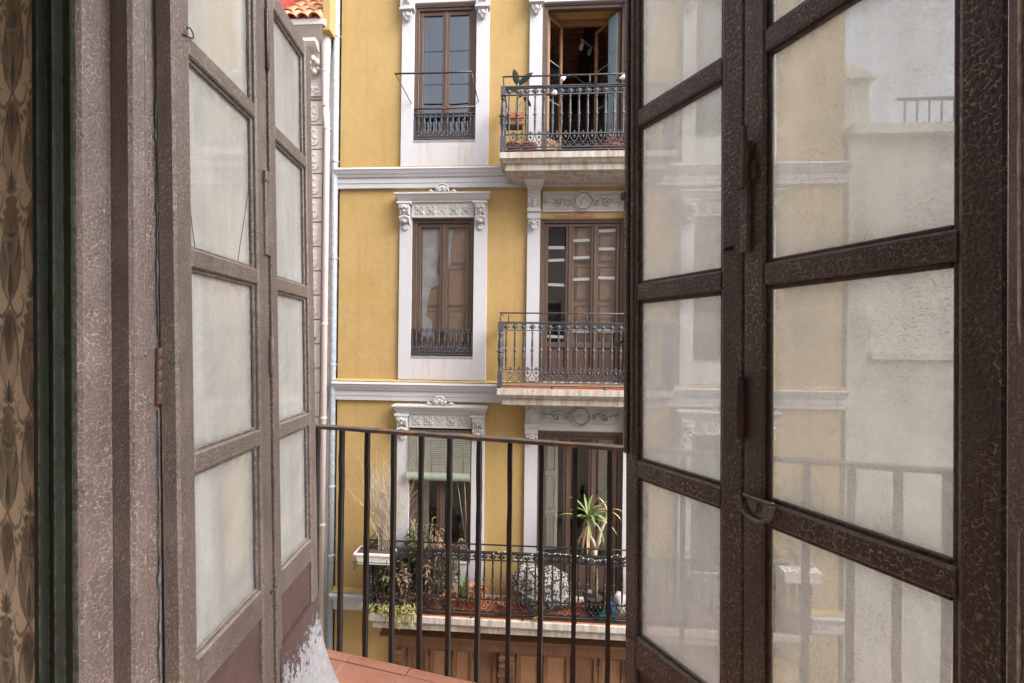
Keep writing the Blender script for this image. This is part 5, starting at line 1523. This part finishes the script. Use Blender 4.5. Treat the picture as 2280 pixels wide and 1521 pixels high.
for k in range(16): a = r2.uniform(0, 2 * PI); m.blade((0, 0, r2.uniform(0, .08)), (math.cos(a), math.sin(a), r2.uniform(.2, 1.2)), r2.uniform(.05, .10), .02, .6, 3)
ob('foliage', m, 'green_leaf', o)
# cloth bundle over a low chair
o = place('cloth_bundle', 1.62, .30, LF, 'bulky bundle wrapped in black and white patterned cloth on the balcony floor', 'bundle')
r2 = random.Random(31)
def blob(cx, cy, cz, rx, ry, rz, seed):
    from mathutils import noise
    m = MB(); m.lump((0, 0, 0), (1, 1), 1, 26, 18)
    out = []
    for x, y, z in m.v:
        v = Vector((x, y, z)); k = 1 + .42 * noise.noise(v * 1.6 + Vector((seed, 0, 0))) + .16 * noise.noise(v * 3.4 + Vector((0, seed, 0))) + .05 * abs(noise.noise(v * 7))
        out.append((cx + x * rx * k, cy + y * ry * k, max(.012, cz + z * rz * k)))
    m.v = out; return m
ob('cover', blob(-.02, 0, .28, .44, .24, .27, 3.1), 'patterned_cloth', o, (0, 0, 0), (0, 0, R(6)))
ob('cushion', blob(-.24, -.02, .40, .24, .19, .22, 7.7), 'patterned_cloth', o)
o = place('toy_bucket', 1.30, .42, LF, 'small red and orange plastic bucket lying under the cloth bundle', 'bucket')
m = MB(); m.lathe([(.06, 0), (.085, .13), (.09, .13), (.08, .12), (.001, .02)], 12); ob('tub', m, 'red_plastic', o); m = MB(); m.tube([(.088 * math.cos(a), 0, .12 + .06 * math.sin(a)) for a in [PI * k / 8 for k in range(9)]], .005, 5); ob('handle', m, 'orange_plastic', o)
# yucca
o = potted('yucca', 2.36, .36, .17, .26, 'forked yucca with one green leaf tuft in a black pot before the glazed door', 'black_plastic', 'plant', False)
m = MB()
m.tube([(0, 0, .20), (.01, 0, .45), (-.01, .01, .75), (.0, .0, .98)], [.042, .036, .034, .036], 9)
m.tube([(.0, .0, .94), (-.035, -.01, 1.06), (-.085, -.02, 1.14), (-.10, -.02, 1.26), (-.11, -.02, 1.38)], [.034, .030, .028, .030, .026], 9)
m.tube([(.0, .0, .95), (.05, .01, 1.05), (.07, .01, 1.20), (.13, .02, 1.34), (.165, .02, 1.47), (.18, .02, 1.52)], [.034, .032, .030, .030, .026, .018], 9)
ob('trunk', m, 'bark', o)
r2 = random.Random(17); m = MB(); dd = MB()
for k in range(20):
    a = r2.uniform(0, 2 * PI); e = r2.uniform(-.3, 2.6)
    m.blade((-.11, -.02, 1.38 + r2.uniform(-.05, .05)), (math.cos(a), math.sin(a) * .8, e), r2.uniform(.30, .52), .040, r2.uniform(.3, 1.9), 6, .22)
for k in range(12):
    a = r2.uniform(0, 2 * PI); dd.blade((-.11, -.02, 1.32), (math.cos(a) * .5, math.sin(a) * .5, -.6), r2.uniform(.3, .55), .028, .8, 5)
for k in range(9):
    a = r2.uniform(0, 2 * PI); dd.blade((.18, .02, 1.50), (math.cos(a) * .6, math.sin(a) * .5, r2.uniform(-.4, 1.4)), r2.uniform(.12, .34), .022, 1.0, 4)
ob('crown', m, 'yucca_leaf', o); ob('dead_leaves', dd, 'dead_leaf', o)
o = place('plastic_bag', 2.74, .34, LF, 'blue and white plastic bag on the floor right of the yucca pot', 'bag')
ob('sack', blob(0, 0, .12, .15, .12, .16, 1.3), 'grey_cloth', o); ob('blue_side', blob(-.13, -.02, .10, .05, .10, .11, 5.2), 'blue_plastic', o)
o = place('bottle_crate', 2.52, .50, LF, 'low dark green crate on the floor in front of the yucca', 'crate')
m = MB(); m.box(-.12, .12, -.06, .06, 0, .02)
for x in (-.12, .112): m.box(x, x + .008, -.06, .06, .02, .10)
for y in (-.06, .052): m.box(-.112, .112, y, y + .008, .02, .10)
ob('box', m, 'teal_plastic', o)
# fairy lights on the long railing
o = place('fairy_lights', 1.0, .60, LV['low'] + .98, 'string of tiny white fairy lights looped along the long black railing', 'string lights')
m = MB(); r2 = random.Random(2); pts = []; bl = []
for k in range(60):
    t = k / 59; x = t * 2.35 - .12; z = .0 + .07 * math.sin(t * 21 + 2 * math.sin(t * 7)) * r2.uniform(.5, 1) - .03 * math.sin(t * 9)
    pts.append((x, -.025 + .01 * math.sin(k * 1.7), z))
    if k % 2 == 0: bl.append(pts[-1])
m.tube(pts, .0015, 4); ob('cable', m, 'straw', o)
bm_ = MB(); bm_.lump((0, 0, -.008), (.007, .007), .009, 8, 5); BM = mk(bm_, 'bulb', 'bulb_glass')
for b in bl: ob('bulb', BM, None, o, b)
# window box things on the right half, seen through the dusty panes
o = place('planter_box', 5.08, .66, LV['low'] + .80, 'white planter on the right corner of the long railing, dim behind dusty glass', 'planter')
m = MB(); m.fru((-.22, .22, -.08, .08, 0), (-.25, .25, -.10, .10, .16)); ob('trough', m, 'white_plastic', o)
leafy(o, 10, .22, .16, .06, .02, 'dead_leaf', 'straw', .12, 41, 8, .15)
for k, (u, lab, mt) in enumerate(((3.75, 'dim leafy plant in a pot right of the glazed door behind dusty glass', 'olive_leaf'), (4.35, 'dim bushy plant in a pot under the right window behind dusty glass', 'green_leaf'), (4.95, 'dim tall plant in a pot at the right end of the balcony behind dusty glass', 'olive_leaf'))):
    o = potted('potted_plant', u, .36, .14, .24, lab); leafy(o, 12, .7 + .1 * k, .2, .09, .03, mt, 'straw', .08, 50 + k, 16, .2)
# ---------- top balcony
TF = LV['top'] - .013
o = place('rubber_plant', 1.10, .50, TF + .42, 'rubber plant with dark broad leaves in a terracotta pot on the upper railing', 'plant')
m = MB(); m.fru((-.10, .10, -.06, .06, 0), (-.13, .13, -.08, .08, .16)); ob('pot', m, 'terracotta', o)
m = MB(); m.box(-.14, .14, -.09, -.08, .06, .075); m.box(-.14, .14, .08, .09, .06, .075); m.box(-.12, .12, -.07, .07, -.03, -.012); ob('holder', m, 'black_iron', o)
m = MB(); m.tube([(0, 0, .1), (.03, 0, .35), (.05, 0, .62)], .009, 6); m.tube([(0, 0, .1), (.06, .02, .3), (.14, .02, .42)], .007, 6); ob('stem', m, 'bark', o)
m = MB()
for (x, z, dx, dz, L, W) in ((.04, .60, -.25, 1, .22, .10), (.05, .60, .9, .75, .26, .09), (.03, .52, -1, .15, .20, .09), (.05, .50, .2, -.5, .12, .10), (.13, .42, .7, -.9, .2, .06)):
    m.blade((x, 0, z), (dx, -.2, dz), L, W, .12, 6, .12, .05, side=Vector((dx, -.2, dz)).cross(Vector((0, 1, .2))))
ob('foliage', m, 'rubber_leaf', o)
o = place('potted_plant', 1.16, .40, TF, 'two low terracotta pots in a saucer on the upper balcony floor', 'plant')
for k, x in enumerate((-.07, .16)): ob('pot', pot_mesh(.11, .20), 'terracotta', o, (x, .02 * k, 0))
leafy(o, 5, .18, .06, .05, .02, 'green_leaf', 'green_leaf', .05, 61, 6, .18)
o = place('potted_plant', 2.55, .38, TF, 'red geranium in a pot behind the upper railing before the open door', 'plant')
ob('pot', pot_mesh(.10, .17), 'terracotta', o); leafy(o, 8, .12, .10, .05, .04, 'green_leaf', 'green_leaf', .05, 62, 6, .15)
m = MB(); r2 = random.Random(3)
for k in range(16): m.lump((r2.uniform(-.12, .12), r2.uniform(-.08, .04), .20 + r2.uniform(0, .08)), (.018, .018), .014, 5, 4)
ob('flower', m, 'red_petal', o)
o = place('bulb_string', 1.85, .60, TF + .98, 'cable with clear light bulbs in black sockets wound along the upper rail', 'string lights')
cab = MB(); cab.tube([(-.20, 0, .02), (0, -.01, .10), (.12, -.02, .06), (.22, -.02, -.02), (.45, 0, -.04), (.60, 0, .12), (.72, -.02, .02), (.85, -.02, .03), (1.0, -.02, .07), (1.1, 0, -.02), (1.4, 0, .04)], .004, 5); ob('cable', cab, 'black_plastic', o)
sk = MB(); sk.lathe([(.014, 0), (.018, .01), (.018, .045), (.012, .06)], 8, axis='x'); SK = mk(sk, 'socket', 'black_plastic')
gb = MB(); gb.lathe([(.012, 0), (.018, -.015), (.030, -.04), (.032, -.055), (.024, -.075), (.001, -.084)], 10, axis='x'); GBM = mk(gb, 'bulb', 'bulb_glass')
for x, z, rx in ((-.02, .06, -.5), (.74, .02, .4), (1.0, .05, -.6), (-.22, -.17, .3)):
    sgn = -1 if rx < 0 else 1
    ob('socket', SK, None, o, (x, -.02, z), (0, rx, 0 if sgn < 0 else PI)); ob('bulb', GBM, None, o, (x, -.02, z), (0, rx, 0 if sgn < 0 else PI))

# ---------- roll-up reed blind over the lower window
o = place('reed_blind', -.045, .07, -1.36, 'pale green roll-up reed blind half lowered over the lower left window', 'blind')
m = MB(); W = .49
for k in range(19): zz = -.03 - k * .0345; m.box(-W, W, -.005, .003, zz - .0255 - rnd.uniform(0, .003), zz)
tag(ob('slats', m, 'reed', o), kind='stuff')
m = MB(); pts = [( .055 * (1 - t * .55), t) for t in [i / 30 for i in range(31)]]
vs = []; n = 44
for k in range(n + 1):
    t = k / n * 3.2 * 2 * PI; r = .068 - .012 * t / (2 * PI); vs.append((r * math.cos(t) , r * math.sin(t)))
v3 = [(-W - .03, y - .02, -.735 + z) for y, z in vs] + [(W + .0, y - .02, -.735 + z) for y, z in vs]
m.add(v3, [(i, i + 1, n + 2 + i, n + 1 + i) for i in range(n)], False); ob('roll', m, 'reed_green', o)
m = MB()
for x in (-.36, -.12, .14, .38): m.tube([(x, -.008, -.02), (x, -.009, -.68)], .003, 4)
m.tube([(.40, -.03, -.7), (.44, -.06, -1.3), (.43, -.03, -1.9)], .004, 4)
ob('cords', m, 'cord', o)
m = MB(); m.box(-W - .005, W + .005, -.012, .014, -.03, .0); ob('head_rail', m, 'frame_wood', o)
